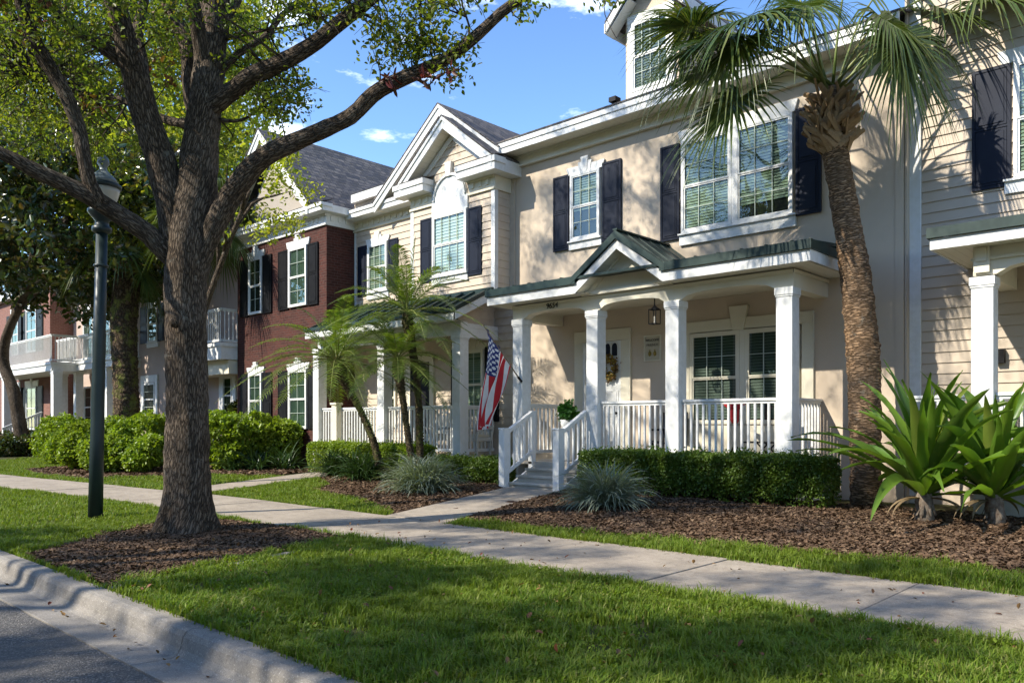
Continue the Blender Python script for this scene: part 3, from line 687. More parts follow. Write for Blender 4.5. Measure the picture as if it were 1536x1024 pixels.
# porch
m = MB(); m.box(-11.52, -5.40, 12.34, YW - .003, FL - .06, FL); m.box(-11.54, -10.95, 12.30, 12.339, FL - .05, FL - .002); m.box(-9.5, -5.38, 12.30, 12.339, FL - .05, FL - .002); m.build('porch_floor', M['steps'], house)
m = MB()
for k in range(3): m.box(-9.45, -5.42, 12.37, 12.40, .05 + k * .17, .21 + k * .17)
m.box(-5.47, -5.44, 12.4, YW - .003, 0, FL - .062); m.box(-11.48, -11.45, 12.4, YW - .003, 0, FL - .062); m.build('porch_skirt', M['white'], house)
for a in (-11.50, -9.55, -7.77, -5.70): column(house, a, a + .27, 12.32, FL, 3.58)
m = MB(); arcbeam(m, [(-11.20, -9.58), (-9.25, -7.80), (-7.47, -5.73)], 12.345, 12.555, 3.86, 3.58, 3.70, -11.52, -5.42)
m.box(-11.52, -11.30, 12.556, YW - .004, 3.56, 3.86); m.box(-5.64, -5.42, 12.556, YW - .004, 3.56, 3.86)
m.box(-11.535, -5.405, 12.325, 12.344, 3.80, 3.862); m.box(-5.419, -5.40, 12.325, YW - .004, 3.80, 3.861)
beam_o = m.build('porch_beam', M['cream'], house)
num = text_part('house_number', '9654', .155, M['black'], house, (-10.42, 12.318, 3.772), FACE, .005, shear=.10)
m = MB(); m.quad((-11.3, 12.556, 3.79), (-11.3, YW - .005, 3.79), (-5.65, YW - .005, 3.79), (-5.65, 12.556, 3.79)); m.build('porch_ceiling', M['cream'], house)
m = MB(); m.quad((-11.9, 12.02, 3.885), (-11.9, YW - .004, 3.885), (-9.35, YW - .004, 3.885), (-9.35, 12.02, 3.885)); m.build('porch_soffit', M['soffit'], house); m = MB(); m.quad((-7.85, 12.02, 3.885), (-7.85, YW - .004, 3.885), (-5.05, YW - .004, 3.885), (-5.05, 12.02, 3.885))
m.build('porch_soffit', M['soffit'], house)
# pediment and rakes
gx, gp, gb, gl, gr = -8.61, 4.78, 3.90, -9.55, -7.67
m = MB(); m.prismY([(-9.42, 3.90), (-7.80, 3.90), (-8.61, 4.66)], 12.30, 12.5); m.build('pediment', M['cream'], house)
m = MB(); m.box(-9.62, -7.6, 12.24, 12.299, 3.866, 3.945)
for sgn in (-1, 1):
    pts = [(gx + sgn * .86, 3.95), (gx, 4.70), (gx, 4.60), (gx + sgn * .74, 3.95)]
    m.prismY(pts if sgn < 0 else pts[::-1], 12.275, 12.299)
m.build('pediment_trim', M['cream'], house)
m = MB()
for sgn in (-1, 1):
    xo = gx + sgn * .98
    pts = [(xo, 3.885), (gx, gp - .18), (gx, gp), (xo, 4.06)]
    if sgn > 0: pts = pts[::-1]
    m.prismY(pts, 12.0, 12.03)
m.prismY([(-11.92, 3.885), (-9.59, 3.885), (-9.59, 4.06), (-11.92, 4.06)], 12.0, 12.03)
m.prismY([(-7.63, 3.885), (-5.03, 3.885), (-5.03, 4.06), (-7.63, 4.06)], 12.0, 12.03)
m.box(-11.945, -11.921, 12.0, YW, 3.885, 4.06); m.box(-5.029, -5.005, 12.0, YW - .003, 3.885, 4.06)
m.build('porch_fascia', M['white'], house)
m = MB()
for sgn in (-1, 1):
    a = (gx + sgn * .95, 12.031, 3.90); b = (gx, 12.031, gp - .15); c = (gx, 12.40, gp - .15); d = (gx + sgn * .95, 12.40, 3.90)
    m.quad(*( (a, b, c, d) if sgn > 0 else (b, a, d, c)))
m.build('gable_soffit', M['soffit'], house)
m = MB(); RZ = 4.075
m.slab((-11.95, 11.965, RZ + .13), (-5.0, 11.965, RZ + .13), (-5.0, YW, RZ + .30), (-11.95, YW, RZ + .30), (0, 0, .05))
for (a, b) in ((-11.97, -9.55), (-7.67, -4.98)): m.prismY([(a, RZ - .012), (b, RZ - .012), (b, RZ + .135), (a, RZ + .135)], 11.955, 11.985)
m.box(-11.975, -11.95, 11.956, YW, RZ - .012, RZ + .135); m.box(-5.0, -4.975, 11.956, YW, RZ - .012, RZ + .135)
k = -11.6
while k < -5.1:
    if abs(k - gx) > 1.0: m.slab((k - .012, 11.97, RZ + .155), (k + .012, 11.97, RZ + .155), (k + .012, YW, RZ + .325), (k - .012, YW, RZ + .325), (0, 0, .03))
    k += .42
for sgn in (-1, 1):
    xo = gx + sgn * 1.06
    o1 = (xo, 11.955, RZ + .03); p1 = (gx, 11.955, gp + .155); p2 = (gx, YW, gp + .155); o2 = (xo, YW, RZ + .03)
    m.slab(*((o1, p1, p2, o2)[::1] if sgn < 0 else (p1, o1, o2, p2)), (0, 0, .03))
    pts = [(xo, RZ - .02), (gx, gp + .0), (gx, gp + .15), (xo, RZ + .10)]
    if sgn > 0: pts = pts[::-1]
    m.prismY(pts, 11.95, 11.985)
    for q in np.arange(12.25, YW, .36):
        m.slab((xo, q - .012, RZ + .055), (gx, q - .012, gp + .18), (gx, q + .012, gp + .18), (xo, q + .012, RZ + .055), (0, 0, .03))
m.beam((gx, 11.95, gp + .165), (gx, YW, gp + .165), .10, .03)
m.build('porch_roof', M['greenmetal'], house)
# railings
rail(house, (-9.28, 12.45), (-7.77, 12.45), 1.80, .80); rail(house, (-7.5, 12.45), (-5.7, 12.45), 1.80, .80)
rail(house, (-5.56, 12.59), (-5.56, YW - .01), 1.80, .80); rail(house, (-11.36, 12.59), (-11.36, YW - .01), 1.80, .80)
# steps and handrails
m = MB(); zs = [.10, .235, .37, .50, FL]
for k in range(3):
    zt = .115 + (k + 1) * .127; yf = 11.55 + k * .265; xl = -10.92 + k * .0
    m.box(xl - .0, -9.60, yf - .03, 12.35, zt - .045, zt); m.box(xl + .02, -9.62, yf, 12.35, .0 if k == 0 else zt - .13, zt - .046)
m.box(-10.90, -9.62, 12.31, 12.345, .45, FL - .062)
m.build('steps', M['steps'], house, bevel=.006)
for (x, nm) in ((-10.95, 0), (-9.555, 1)):
    m = MB(); m.box(x - .075, x + .075, 11.40, 11.55, .08, 1.30); m.box(x - .085, x + .085, 11.39, 11.56, 1.28, 1.312); m.build('newel_post', M['white'], house, bevel=.006)
    rail(house, (x, 11.55), (x, 12.30), 1.24, .42, 5, dz=.40, name='handrail')
m = MB(); m.box(-11.05, -10.94, 12.30, 12.42, .3, 1.66); m.build('newel_post', M['white'], house, bevel=.006)
m = MB(); m.prismX([(11.56, .10), (12.34, .10), (12.34, .55), (11.56, .16)], -9.60, -9.57); m.build('stringer', M['white'], house); m = MB(); m.prismX([(11.56, .10), (12.34, .10), (12.34, .55), (11.56, .16)], -10.95, -10.92); m.build('stringer', M['white'], house)
# front door
m = MB(); m.box(-10.95, -10.70, YW - .05, YW - .002, FL, 3.14); m.box(-9.72, -9.48, YW - .05, YW - .002, FL, 3.14); m.box(-10.95, -9.48, YW - .055, YW - .002, 3.14, 3.38)
m.box(-10.70, -10.66, YW - .04, YW - .002, FL, 3.139); m.build('door_trim', M['cream'], house, bevel=.005)
m = MB(); m.box(-10.66, -9.72, YW - .03, YW - .002, FL + .01, 3.135)
for (a, b) in ((-10.60, -10.23), (-10.15, -9.78)):
    for (c, d) in ((.80, 1.45), (1.55, 2.1)):
        m.box(a, b, YW - .042, YW - .031, c, d); m.box(a + .05, b - .05, YW - .05, YW - .0425, c + .05, d - .05)
door = m.build('door', M['white'], house, bevel=.004)
for c in (-10.06, -9.88):
    m = MB(); pts = [(c - .07, 2.82), (c + .07, 2.82)] + [(c + .07 * math.cos(t), 3.0 + .07 * math.sin(t) * 1.25) for t in np.linspace(0, PI, 9)]
    m.prismY(pts, YW - .040, YW - .0305); m.build('door_pane', M['navy'], door)
    m = MB(); q = [(c + .085 * math.cos(t), 3.0 + .085 * math.sin(t) * 1.25) for t in np.linspace(0, PI, 9)]
    P_ = [(c + .085, 2.80)] + q + [(c - .085, 2.80), (c + .085, 2.80)]
    for i in range(len(P_) - 1): m.beam((P_[i][0], YW - .042, P_[i][1]), (P_[i + 1][0], YW - .042, P_[i + 1][1]), .018)
    m.build('pane_trim', M['white'], door)
m = MB(); m.lathe((0, 0, 0), [(.001, -.03), (.03, -.02), (.03, .02), (.001, .03)], 12); m.v = [(-9.82 + x, YW - .07 + z * .6, 1.62 + y) for x, y, z in m.v]; m.build('door_knob', M['black'], door)
m = MB(); m.box(-10.655, -10.61, YW - .10, YW - .055, FL + .02, 3.12); m.box(-10.69, -10.662, YW - .085, YW - .051, FL + .02, 3.12); m.build('storm_door_edge', M['white'], door)
# porch window
m = MB(); m.box(-8.42, -8.10, YW - .05, YW - .002, FL, 3.15); m.box(-5.87, -5.66, YW - .05, YW - .002, FL, 3.15); m.box(-8.42, -5.66, YW - .055, YW - .002, 3.15, 3.36)
m.box(-8.10, -5.87, YW - .05, YW - .002, FL, 1.37); m.prismY([(-7.17, 3.13), (-6.95, 3.13), (-6.87, 3.58), (-7.25, 3.58)], YW - .085, YW - .003); m.build('window_trim', M['cream'], house, bevel=.005)
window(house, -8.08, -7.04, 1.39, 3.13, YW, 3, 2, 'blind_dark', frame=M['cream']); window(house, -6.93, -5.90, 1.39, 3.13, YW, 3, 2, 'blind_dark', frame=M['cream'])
m = MB(); m.box(-7.036, -6.934, YW - .07, YW - .003, 1.39, 3.13); m.build('mullion', M['cream'], house)
# corner
m = MB(); m.box(-4.33, -4.205, YW - .012, YW - .001, 0, 7.35); m.build('corner_trim', M['stucco'], house)

# lantern
ln = thing('porch_lantern', (-8.08, 12.45, 3.58), 'small black glazed lantern hanging under the porch beam', 'lantern')
m = MB(); z0, z1, w = 3.22, 3.48, .075; cx, cy = -8.08, 12.45
for i, j in ((-1, -1), (1, -1), (1, 1), (-1, 1)): m.beam((cx + i * w, cy + j * w, z0), (cx + i * w, cy + j * w, z1), .013)
for z in (z0, z1):
    for a, b in (((-1, -1), (1, -1)), ((1, -1), (1, 1)), ((1, 1), (-1, 1)), ((-1, 1), (-1, -1))): m.beam((cx + a[0] * w, cy + a[1] * w, z), (cx + b[0] * w, cy + b[1] * w, z), .016)
m.lathe((cx, cy, z1), [(.11, 0), (.05, .05), (.02, .07), (.012, .12), (.012, .26)], 4); m.build('lantern_frame', M['black'], ln)
m = MB(); m.lathe((cx, cy, z0), [(.014, 0), (.014, .12), (.008, .14)], 8); m.build('candle', M['cream'], ln)
# welcome sign
sg = thing('welcome_sign', (-8.96, YW - .01, 2.92), 'cream framed welcome plaque with two yellow pineapples on the wall beside the door', 'sign')
m = MB(); m.box(-9.14, -8.78, YW - .022, YW - .003, 2.68, 3.16); m.build('board', simple('sign_board', (.48, .43, .32), (.42, .38, .28), 9, .7), sg)
m = MB(); m.box(-9.16, -8.76, YW - .034, YW - .003, 3.16, 3.18); m.box(-9.16, -8.76, YW - .034, YW - .003, 2.66, 2.68); m.box(-9.16, -9.14, YW - .034, YW - .003, 2.68, 3.16); m.box(-8.78, -8.76, YW - .034, YW - .003, 2.68, 3.16); m.build('sign_frame', M['cream'], sg)
ink = simple('sign_ink', (.06, .055, .045)); gold = simple('sign_gold', (.34, .22, .04), (.18, .16, .03), 40)
text_part('lettering', 'WELCOME', .068, ink, sg, (-8.96, YW - .026, 3.08), FACE, .002)
text_part('lettering', 'FRIENDS', .074, simple('sign_ink_grey', (.16, .15, .13)), sg, (-8.96, YW - .026, 2.985), FACE, .002)
for c in (-9.02, -8.90):
    m = MB(); m.tube([(c, YW - .026, 2.76), (c, YW - .026, 2.79), (c, YW - .026, 2.83), (c, YW - .026, 2.86)], [.012, .034, .032, .012], 10)
    for a in range(5): m.tri((c - .008, YW - .027, 2.86), (c + .008, YW - .027, 2.86), (c + .04 * math.sin((a - 2) * .5), YW - .03, 2.86 + .05 * math.cos((a - 2) * .5)))
    m.build('pineapple', gold, sg)
# wreath
wr = thing('door_wreath', (-10.0, YW - .08, 2.56), 'yellow and brown floral wreath hanging on the white front door', 'wreath')
m = MB(); R_ = .17
m.tube([(-10.0 + R_ * math.cos(t), YW - .075, 2.56 + R_ * 1.15 * math.sin(t)) for t in np.linspace(0, 2 * PI, 25)], .022, 8, cap=False); m.build('hoop', M['twig'], wr)
t = RNG.uniform(0, 2 * PI, 420); rr = RNG.normal(R_, .038, 420)
leaves('blossoms', np.stack([-10 + rr * np.cos(t), YW - .09 + RNG.normal(0, .02, 420), 2.56 + 1.15 * rr * np.sin(t)], 1), .055, leafmat('wreath_petal', [(.42, .26, .03), (.30, .15, .03), (.10, .06, .03), (.5, .36, .08), (.16, .17, .05)], .1, .7), wr, aspect=.8)

# flag on the porch column
fl = thing('american_flag', (-11.22, 12.3, 2.33), 'stars and stripes flag hanging from an angled pole on the porch column', 'flag')
A = onY(781, 571, 12.28); T = onY(726, 489, 11.62)
m = MB(); m.tube([A, T], [.014, .010], 8); m.tube([T, T + (T - A).normalized() * .04], [.02, .008], 8); m.build('flagpole', simple('pole_wood', (.16, .12, .08), None, 20, .5), fl)
m = MB(); m.tube([A + Vector((0, .03, -.02)), A + (T - A).normalized() * .10], .026, 8); m.build('bracket', M['black'], fl)
def flagmesh():
    nu, nv = 78, 110; V = []; Hh = .95; Lf = 2.3; d = (T - A).normalized(); top = A + d * ((T - A).length - .05)
    for j in range(nv + 1):
        v = j / nv
        for i in range(nu + 1):
            u = i / nu; p = top - d * (u * Hh)
            q = top - d * (.20 * Hh)
            conv = 1 - .70 * v ** .7
            base = Vector((q.x + (p.x - q.x) * conv, q.y + (p.y - q.y) * conv, 0))
            z = p.z - v * Lf * (.92 - .40 * u)
            fold = (.02 + .075 * min(1, v * 1.8)) * math.sin(u * 13 + v * 2.5 + 1.0) + .02 * math.sin(u * 29 + v * 5)
            base += Vector((-.16 * v + .05 * math.sin(v * 5), -.05 * v, 0))
            V.append((base.x + fold * .45, base.y + fold, z))
    Fc = [(j * (nu + 1) + i, j * (nu + 1) + i + 1, (j + 1) * (nu + 1) + i + 1, (j + 1) * (nu + 1) + i) for j in range(nv) for i in range(nu)]
    me = bpy.data.meshes.new('flag'); me.from_pydata(V, [], Fc); me.update()
    for mm in (simple('flag_white', (.72, .70, .68), None, 3, .8), simple('flag_red', (.50, .018, .025), None, 3, .8), simple('flag_blue', (.022, .035, .16), None, 3, .8)): me.materials.append(mm)
    mi = []
    for j in range(nv):
        for i in range(nu):
            u = (i + .5) / nu; v = (j + .5) / nv; s = int(u * 13); c = 1 if s % 2 == 0 else 0
            if u < 7 / 13 and v < .40:
                c = 2; a = v / .40 * 12; b = u / (7 / 13) * 10
                ra, rb = round(a), round(b)
                if 0 < ra < 12 and 0 < rb < 10 and (ra + rb) % 2 == 0 and math.hypot((a - ra) * .9, (b - rb) * .8) < .42: c = 0
            mi.append(c)
    me.polygons.foreach_set('material_index', mi); me.polygons.foreach_set('use_smooth', [True] * len(mi)); return me
link('flag', flagmesh(), None, fl)

# things on the porch
pp = thing('potted_plant', (-10.35, 12.95, 1.1), 'bushy green plant in a tall stand behind the right handrail of the steps', 'plant')
cx, cy = onY(851, 612, 12.9).x, 12.9
m = MB(); m.lathe((cx, cy, FL), [(.10, 0), (.13, .05), (.09, .5), (.13, .72), (.16, .86), (.14, .86), (.13, .80)], 14); m.build('pot', M['white'], pp, True)
leaves('foliage', clump_points([(cx, cy, 1.70), (cx - .06, cy, 1.62), (cx + .08, cy, 1.58)], 260, .17, 1.1), .07, leafmat('geranium_leaf', [(.05, .17, .03), (.08, .24, .04), (.04, .12, .02)], .3), pp, aspect=.8)
def folding_chair(x, y, mat, label, a=0.0, mm=None):
    t = thing('camp_chair', (x, y, FL), label, 'chair'); R = Matrix.Rotation(a, 3, 'Z')
    def q(u, v, w): p = R @ Vector((u, v, 0)); return (x + p.x, y + p.y, FL + w)
    m = MB()
    for s in (-1, 1):
        m.beam(q(s * .26, -.22, 0), q(s * .26, .22, .45), .022); m.beam(q(s * .26, .22, 0), q(s * .26, -.22, .45), .022); m.beam(q(s * .26, .22, .0), q(s * .26, .26, 1.0), .022); m.beam(q(s * .26, -.22, .45), q(s * .26, -.22, .66), .02); m.beam(q(s * .26, -.24, .66), q(s * .26, .24, .66), .04)
    m.beam(q(-.26, -.22, 0), q(.26, -.22, .45), .02); m.beam(q(.26, -.22, 0), q(-.26, -.22, .45), .02); m.build('frame', M['black'], t)
    m = MB(); n = 6
    for i in range(n):
        u0, u1 = -.26 + .52 * i / n, -.26 + .52 * (i + 1) / n; g = lambda u: -.05 * (1 - (u / .26) ** 2)
        m.slab(q(u0, -.24, .46 + g(u0)), q(u1, -.24, .46 + g(u1)), q(u1, .22, .43 + g(u1)), q(u0, .22, .43 + g(u0)), (0, 0, .012))
    m.build('seat', mat, t); m = MB()
    for i in range(n):
        u0, u1 = -.26 + .52 * i / n, -.26 + .52 * (i + 1) / n; g = lambda u: .06 * (1 - (u / .26) ** 2)
        m.slab(q(u0, .22 + g(u0), .50), q(u1, .22 + g(u1), .50), q(u1, .25 + g(u1), 1.0), q(u0, .25 + g(u0), 1.0), (0, -.012, 0))
    m.build('backrest', mat, t); return t
gp_ = onY(1000, 640, 13.2); folding_chair(gp_.x, 13.25, M['navy'], 'dark folding chair beside the column in the middle of the porch')
# red folded umbrella-style stool on a tripod
rs = thing('tripod_stool', (onY(1102, 640, 13.1).x, 13.1, FL), 'red seated folding stool on black crossed legs below the porch window', 'stool')
cx = onY(1102, 640, 13.1).x
m = MB(); m.tube([(cx, 13.1, FL), (cx, 13.1, 1.42)], .018, 8)
for a in (0.3, 2.4, 4.5): m.beam((cx, 13.1, 1.02), (cx + .42 * math.cos(a), 13.1 + .3 * math.sin(a), FL), .022)
m.build('frame', M['black'], rs)
m = MB(); m.tube([(cx, 13.1, 1.40), (cx, 13.1, 1.45), (cx, 13.1, 1.62), (cx, 13.1, 1.74)], [.05, .08, .085, .06], 10, .2, 9); m.tube([(cx - .2, 13.08, 1.76), (cx - .08, 13.06, 1.70), (cx + .08, 13.06, 1.70), (cx + .20, 13.08, 1.77)], [.03, .06, .06, .035], 8); m.build('seat', M['red'], rs, True)
pt = thing('porch_table', (onY(1150, 660, 13.2).x, 13.2, FL), 'low black folding table under the porch window', 'table')
cx = onY(1150, 660, 13.2).x; m = MB(); m.box(cx - .38, cx + .38, 13.0, 13.4, 1.06, 1.085); m.build('tabletop', M['black'], pt)
for s in (-1, 1):
    m = MB(); m.beam((cx + s * .34, 13.05, FL), (cx - s * .1, 13.05, 1.06), .022); m.beam((cx + s * .34, 13.35, FL), (cx - s * .1, 13.35, 1.06), .022); m.build('leg', M['black'], pt)

# ================================================================== siding house with the big gable, left of 9654
h2 = thing('townhouse', (-16, 13.7, 0), 'beige siding townhouse with nested white gables and an arched panel above its window', 'house', 'townhouses in the row')
YB, YR = 13.2, 13.7
m = MB(); m.box(-18.99, -12.745, YR + .01, 24, 0, 7.68); m.box(-15.85, -12.9, YB + .01, YR + .3, 4.3, 7.6); m.prismY([(-15.85, 7.6), (-12.9, 7.6), (-12.9, 7.62), (-14.3, 8.6), (-15.85, 7.62)], YB + .01, YR + .3)
siding(m, -15.85, -12.9, YB, 4.30, 7.20); siding(m, -15.9, -12.7, YB, 7.2, 8.5, tri=lambda z: (-14.3 - max(0, (8.5 - z) / .80), -14.3 + max(0, (8.5 - z) / .80)) if z > 7.36 else (-15.85, -12.9))
siding(m, -18.99, -15.85, YR, 4.2, 7.69); siding(m, -18.99, -12.76, YR, .3, 4.25); sidingX(m, -12.9, YB, YR + .8, 4.3, 7.2)
siding(m, -17, -12.7, 13.62, 7.3, 8.9, tri=lambda z: (-14.86 - max(0, (9.1 - z) / .744), -14.86 + max(0, min(2.1, (9.1 - z) / .744))))
m.build('wall', M['siding'], h2)
m = MB()
m.box(-12.985, -12.88, YB - .025, YB - .002, 4.3, 6.82); m.box(-12.884, -12.868, YB - .024, YB + .09, 4.3, 6.82); m.box(-15.86, -15.76, YB - .025, YB - .002, 4.3, 7.15); m.box(-15.88, -15.862, YB - .02, YR, 4.3, 7.15)
m.box(-18.985, -18.90, YR - .025, YR - .002, 4.5, 6.9)
m.build('corner_board', M['white'], h2)
def frieze_dentil(m, x0, x1, Y, z0, z1):
    m.box(x0, x1, Y - .035, Y - .002, z0, z1); m.box(x0 - .015, x1 + .015, Y - .06, Y - .0355, z0, z0 + .05); m.box(x0 - .015, x1 + .015, Y - .075, Y - .0355, z1 - .05, z1)
    x = x0 + .08
    while x < x1 - .12: m.box(x, x + .10, Y - .06, Y - .036, z1 - .19, z1 - .055); x += .25
m = MB(); frieze_dentil(m, -13.72, -12.88, YB, 6.80, 7.125); frieze_dentil(m, -15.87, -15.05, YB, 6.80, 7.125); m.box(-12.879, -12.85, YB - .03, YR + .3, 6.80, 7.125); frieze_dentil(m, -18.98, -15.87, YR, 6.86, 7.15); m.build('frieze', M['cream'], h2)
m = MB()
m.box(-13.82, -12.56, 12.85, 13.19, 7.13, 7.42); m.box(-13.85, -12.53, 12.82, 13.19, 7.30, 7.44); m.box(-12.88, -12.56, 13.191, 13.9, 7.13, 7.42)
m.box(-16.15, -15.03, 12.85, 13.19, 7.13, 7.42); m.box(-16.18, -15.0, 12.82, 13.19, 7.30, 7.44)
m.box(-18.85, -15.87, 13.30, 13.69, 7.15, 7.36); m.box(-18.88, -15.87, 13.27, 13.69, 7.28, 7.375)
m.box(-18.99, -15.2, 13.56, 13.695, 7.69, 7.93); m.build('cornice', M['white'], h2, bevel=.006)
m = MB(); m.slab((-13.86, 12.81, 7.45), (-12.52, 12.81, 7.45), (-12.52, 13.25, 7.56), (-13.86, 13.25, 7.56), (0, 0, .015)); m.slab((-16.19, 12.81, 7.45), (-14.99, 12.81, 7.45), (-14.99, 13.25, 7.56), (-16.19, 13.25, 7.56), (0, 0, .015)); m.slab((-18.9, 13.26, 7.385), (-15.87, 13.26, 7.385), (-15.87, 13.69, 7.47), (-18.9, 13.69, 7.47), (0, 0, .01)); m.build('cornice_roof', M['shingle'], h2)
def rakes(name, p, cx, zp, half, slope, yf, h, mat, ends=(1, 1), t=.04, off=0):
    m = MB()
    for sgn, e in ((-1, ends[0]), (1, ends[1])):
        xo = cx + sgn * half * e; zo = zp - slope * half * e
        pts = [(xo, zo - h), (cx, zp - h), (cx, zp), (xo, zo)]
        if sgn > 0: pts = pts[::-1]
        m.prismY(pts, yf, yf + t)
    return m
m = rakes('', h2, -14.3, 8.72, 1.66, .765, 12.84, .26, None)
for sgn in (-1, 1):
    pts = [(-14.3 + sgn * 1.68, 8.72 - .765 * 1.66 - .02), (-14.3, 8.75), (-14.3, 8.66), (-14.3 + sgn * 1.68, 8.72 - .765 * 1.66 - .11)]
    m.prismY(pts if sgn > 0 else pts[::-1], 12.81, 12.84)
    a = -14.3 + sgn * 1.28; pts = [(a, 8.42 - .765 * 1.28 + .02), (-14.3, 8.42), (-14.3, 8.27), (a, 8.27 - .765 * 1.28 + .02)]
    m.prismY(pts if sgn > 0 else pts[::-1], YB - .05, YB - .018)
m.build('rake_board', M['white'], h2)
m = rakes('', h2, -14.86, 9.27, 2.6, .744, 13.22, .26, None, (1, .80))
for sgn, e in ((-1, 1), (1, .8)):
    pts = [(-14.86 + sgn * 2.62 * e, 9.27 - .744 * 2.6 * e - .01), (-14.86, 9.30), (-14.86, 9.21), (-14.86 + sgn * 2.62 * e, 9.27 - .744 * 2.6 * e - .10)]
    m.prismY(pts if sgn > 0 else pts[::-1], 13.19, 13.22)
m.build('rake_board', M['white'], h2)
m = MB()
for sgn in (-1, 1):
    a = (-14.3 + sgn * 1.62, 12.88, 8.72 - .765 * 1.62 - .24); b = (-14.3, 12.88, 8.48); c = (-14.3, YB - .003, 8.48); d = (-14.3 + sgn * 1.62, YB - .003, 8.72 - .765 * 1.62 - .24)
    m.quad(*((a, b, c, d) if sgn > 0 else (b, a, d, c)))
    e = 1 if sgn < 0 else .8; a = (-14.86 + sgn * 2.55 * e, 13.26, 9.27 - .744 * 2.55 * e - .24); b = (-14.86, 13.26, 9.03); c = (-14.86, 13.60, 9.03); d = (-14.86 + sgn * 2.55 * e, 13.6, 9.27 - .744 * 2.55 * e - .24)
    m.quad(*((a, b, c, d) if sgn > 0 else (b, a, d, c)))
m.build('rake_soffit', M['soffit'], h2)
m = MB()
def roofslope(m, cx, zp, half, slope, y0, y1, sgn, t=.03):
    xo = cx + sgn * half; zo = zp - slope * half
    m.slab(*(((cx, y0, zp), (xo, y0, zo), (xo, y1, zo), (cx, y1, zp)) if sgn > 0 else ((xo, y0, zo), (cx, y0, zp), (cx, y1, zp), (xo, y1, zo))), (0, 0, t))
for sgn in (-1, 1): roofslope(m, -14.3, 8.785, 1.72, .765, 12.80, 14.6, sgn)
roofslope(m, -14.86, 9.335, 2.66, .744, 13.18, 20.5, -1); roofslope(m, -14.86, 9.335, 2.10, .744, 13.18, 20.5, 1)
m.slab((-19.0, 13.55, 7.945), (-15.5, 13.55, 7.945), (-15.5, 19.5, 9.3), (-19.0, 19.5, 9.3), (0, 0, .02)); m.build('roof', M['shingle'], h2)
window(h2, -15.0, -13.78, 5.02, 6.52, YB, 4, 1, 'blind_white'); shutter(h2, -15.47, -15.04, 4.93, 6.52, YB); shutter(h2, -13.74, -13.30, 4.90, 6.50, YB); sill(h2, -15.03, -13.75, 4.82, 5.015, YB)
m = MB(); c = -14.39; pts = [(c - .64, 6.53), (c + .64, 6.53), (c + .64, 6.86)] + [(c + .60 * math.cos(t), 6.88 + .60 * math.sin(t)) for t in np.linspace(0, PI, 17)] + [(c - .64, 6.86)]
m.prismY(pts, YB - .05, YB - .004); q = [(c + .56 * math.cos(t), 6.88 + .56 * math.sin(t)) for t in np.linspace(0, PI, 17)]
for i in range(16): m.beam((q[i][0], YB - .06, q[i][1]), (q[i + 1][0], YB - .06, q[i + 1][1]), .06, .05)
m.prismY([(c - .07, 7.40), (c + .07, 7.40), (c + .11, 7.74), (c - .11, 7.74)], YB - .10, YB - .003); m.build('arch_panel', M['white'], h2)
window(h2, -18.32, -17.45, 5.07, 6.4, YR, 3, 2, 'blind'); shutter(h2, -18.80, -18.37, 5.0, 6.42, YR); shutter(h2, -17.40, -17.0, 5.0, 6.42, YR); sill(h2, -18.36, -17.40, 4.87, 5.065, YR); header(h2, -18.36, -17.41, 6.41, 6.56, 6.72, YR)
# porch of the siding house
m = MB(); m.box(-19.0, -13.26, 12.46, YR - .003, FL - .06, FL); m.box(-18.9, -13.28, 12.5, 12.53, .05, FL - .062); m.box(-13.32, -13.29, 12.53, YR - .004, .05, FL - .062); m.build('porch_floor', M['white'], h2)
for a in (-19.2, -16.30, -13.52): column(h2, a, a + .27, 12.44, FL - .3 if a < -19 else FL, 3.46)
m = MB(); m.box(-19.0, -13.26, 12.47, 12.69, 3.44, 3.72); m.box(-13.50, -13.265, 12.691, YR - .004, 3.38, 3.70); m.box(-13.27, -13.25, 12.471, YR - .004, 3.60, 3.64); m.build('porch_beam', M['white'], h2)
m = MB(); sidingX(m, -13.38, 12.5, YR, 3.70, 4.6, .16, tri=lambda z: (max(12.5, 12.1 + (z - 3.75) / .5), YR)); m.quad((-13.385, 12.5, 3.7), (-13.385, YR, 3.7), (-13.385, YR, 4.7), (-13.385, 12.5, 3.95)); m.build('gable_siding', M['siding'], h2)
m = MB(); m.quad((-19.0, 12.7, 3.66), (-19.0, YR - .005, 3.66), (-13.5, YR - .005, 3.66), (-13.5, 12.7, 3.66)); m.build('porch_ceiling', M['cream'], h2)
m = MB(); m.box(-18.98, -13.0, 12.05, 12.08, 3.70, 3.885); m.prismX([(12.05, 3.70), (YR + .0, 4.50), (YR + .0, 4.69), (12.05, 3.885)], -13.03, -12.999); m.quad((-18.98, 12.081, 3.705), (-18.98, 12.46, 3.725), (-13.03, 12.46, 3.725), (-13.03, 12.081, 3.705)); m.build('porch_fascia', M['white'], h2)
m = MB(); m.slab((-18.98, 12.01, 3.90), (-12.97, 12.01, 3.90), (-12.97, YR, 4.745), (-18.98, YR, 4.745), (0, 0, .012)); m.box(-18.98, -12.97, 12.0, 12.04, 3.885, 3.97); m.prismX([(12.0, 3.89), (YR, 4.695), (YR, 4.80), (12.0, 3.97)], -12.998, -12.965)
k = -18.8
while k < -13.05: m.prismX([(12.03, 3.915), (YR - .01, 4.745), (YR - .01, 4.80), (12.03, 3.965)], k - .016, k + .016); k += .41
m.box(-15.9, -12.9, YB - .10, YB - .02, 4.42, 4.54); m.build('porch_roof', M['greenmetal'], h2)
rail(h2, (-16.03, 12.58), (-13.52, 12.58), 1.80, .78); rail(h2, (-18.93, 12.58), (-16.3, 12.58), 1.80, .78); rail(h2, (-13.39, 12.72), (-13.39, YR - .02), 1.80, .78)
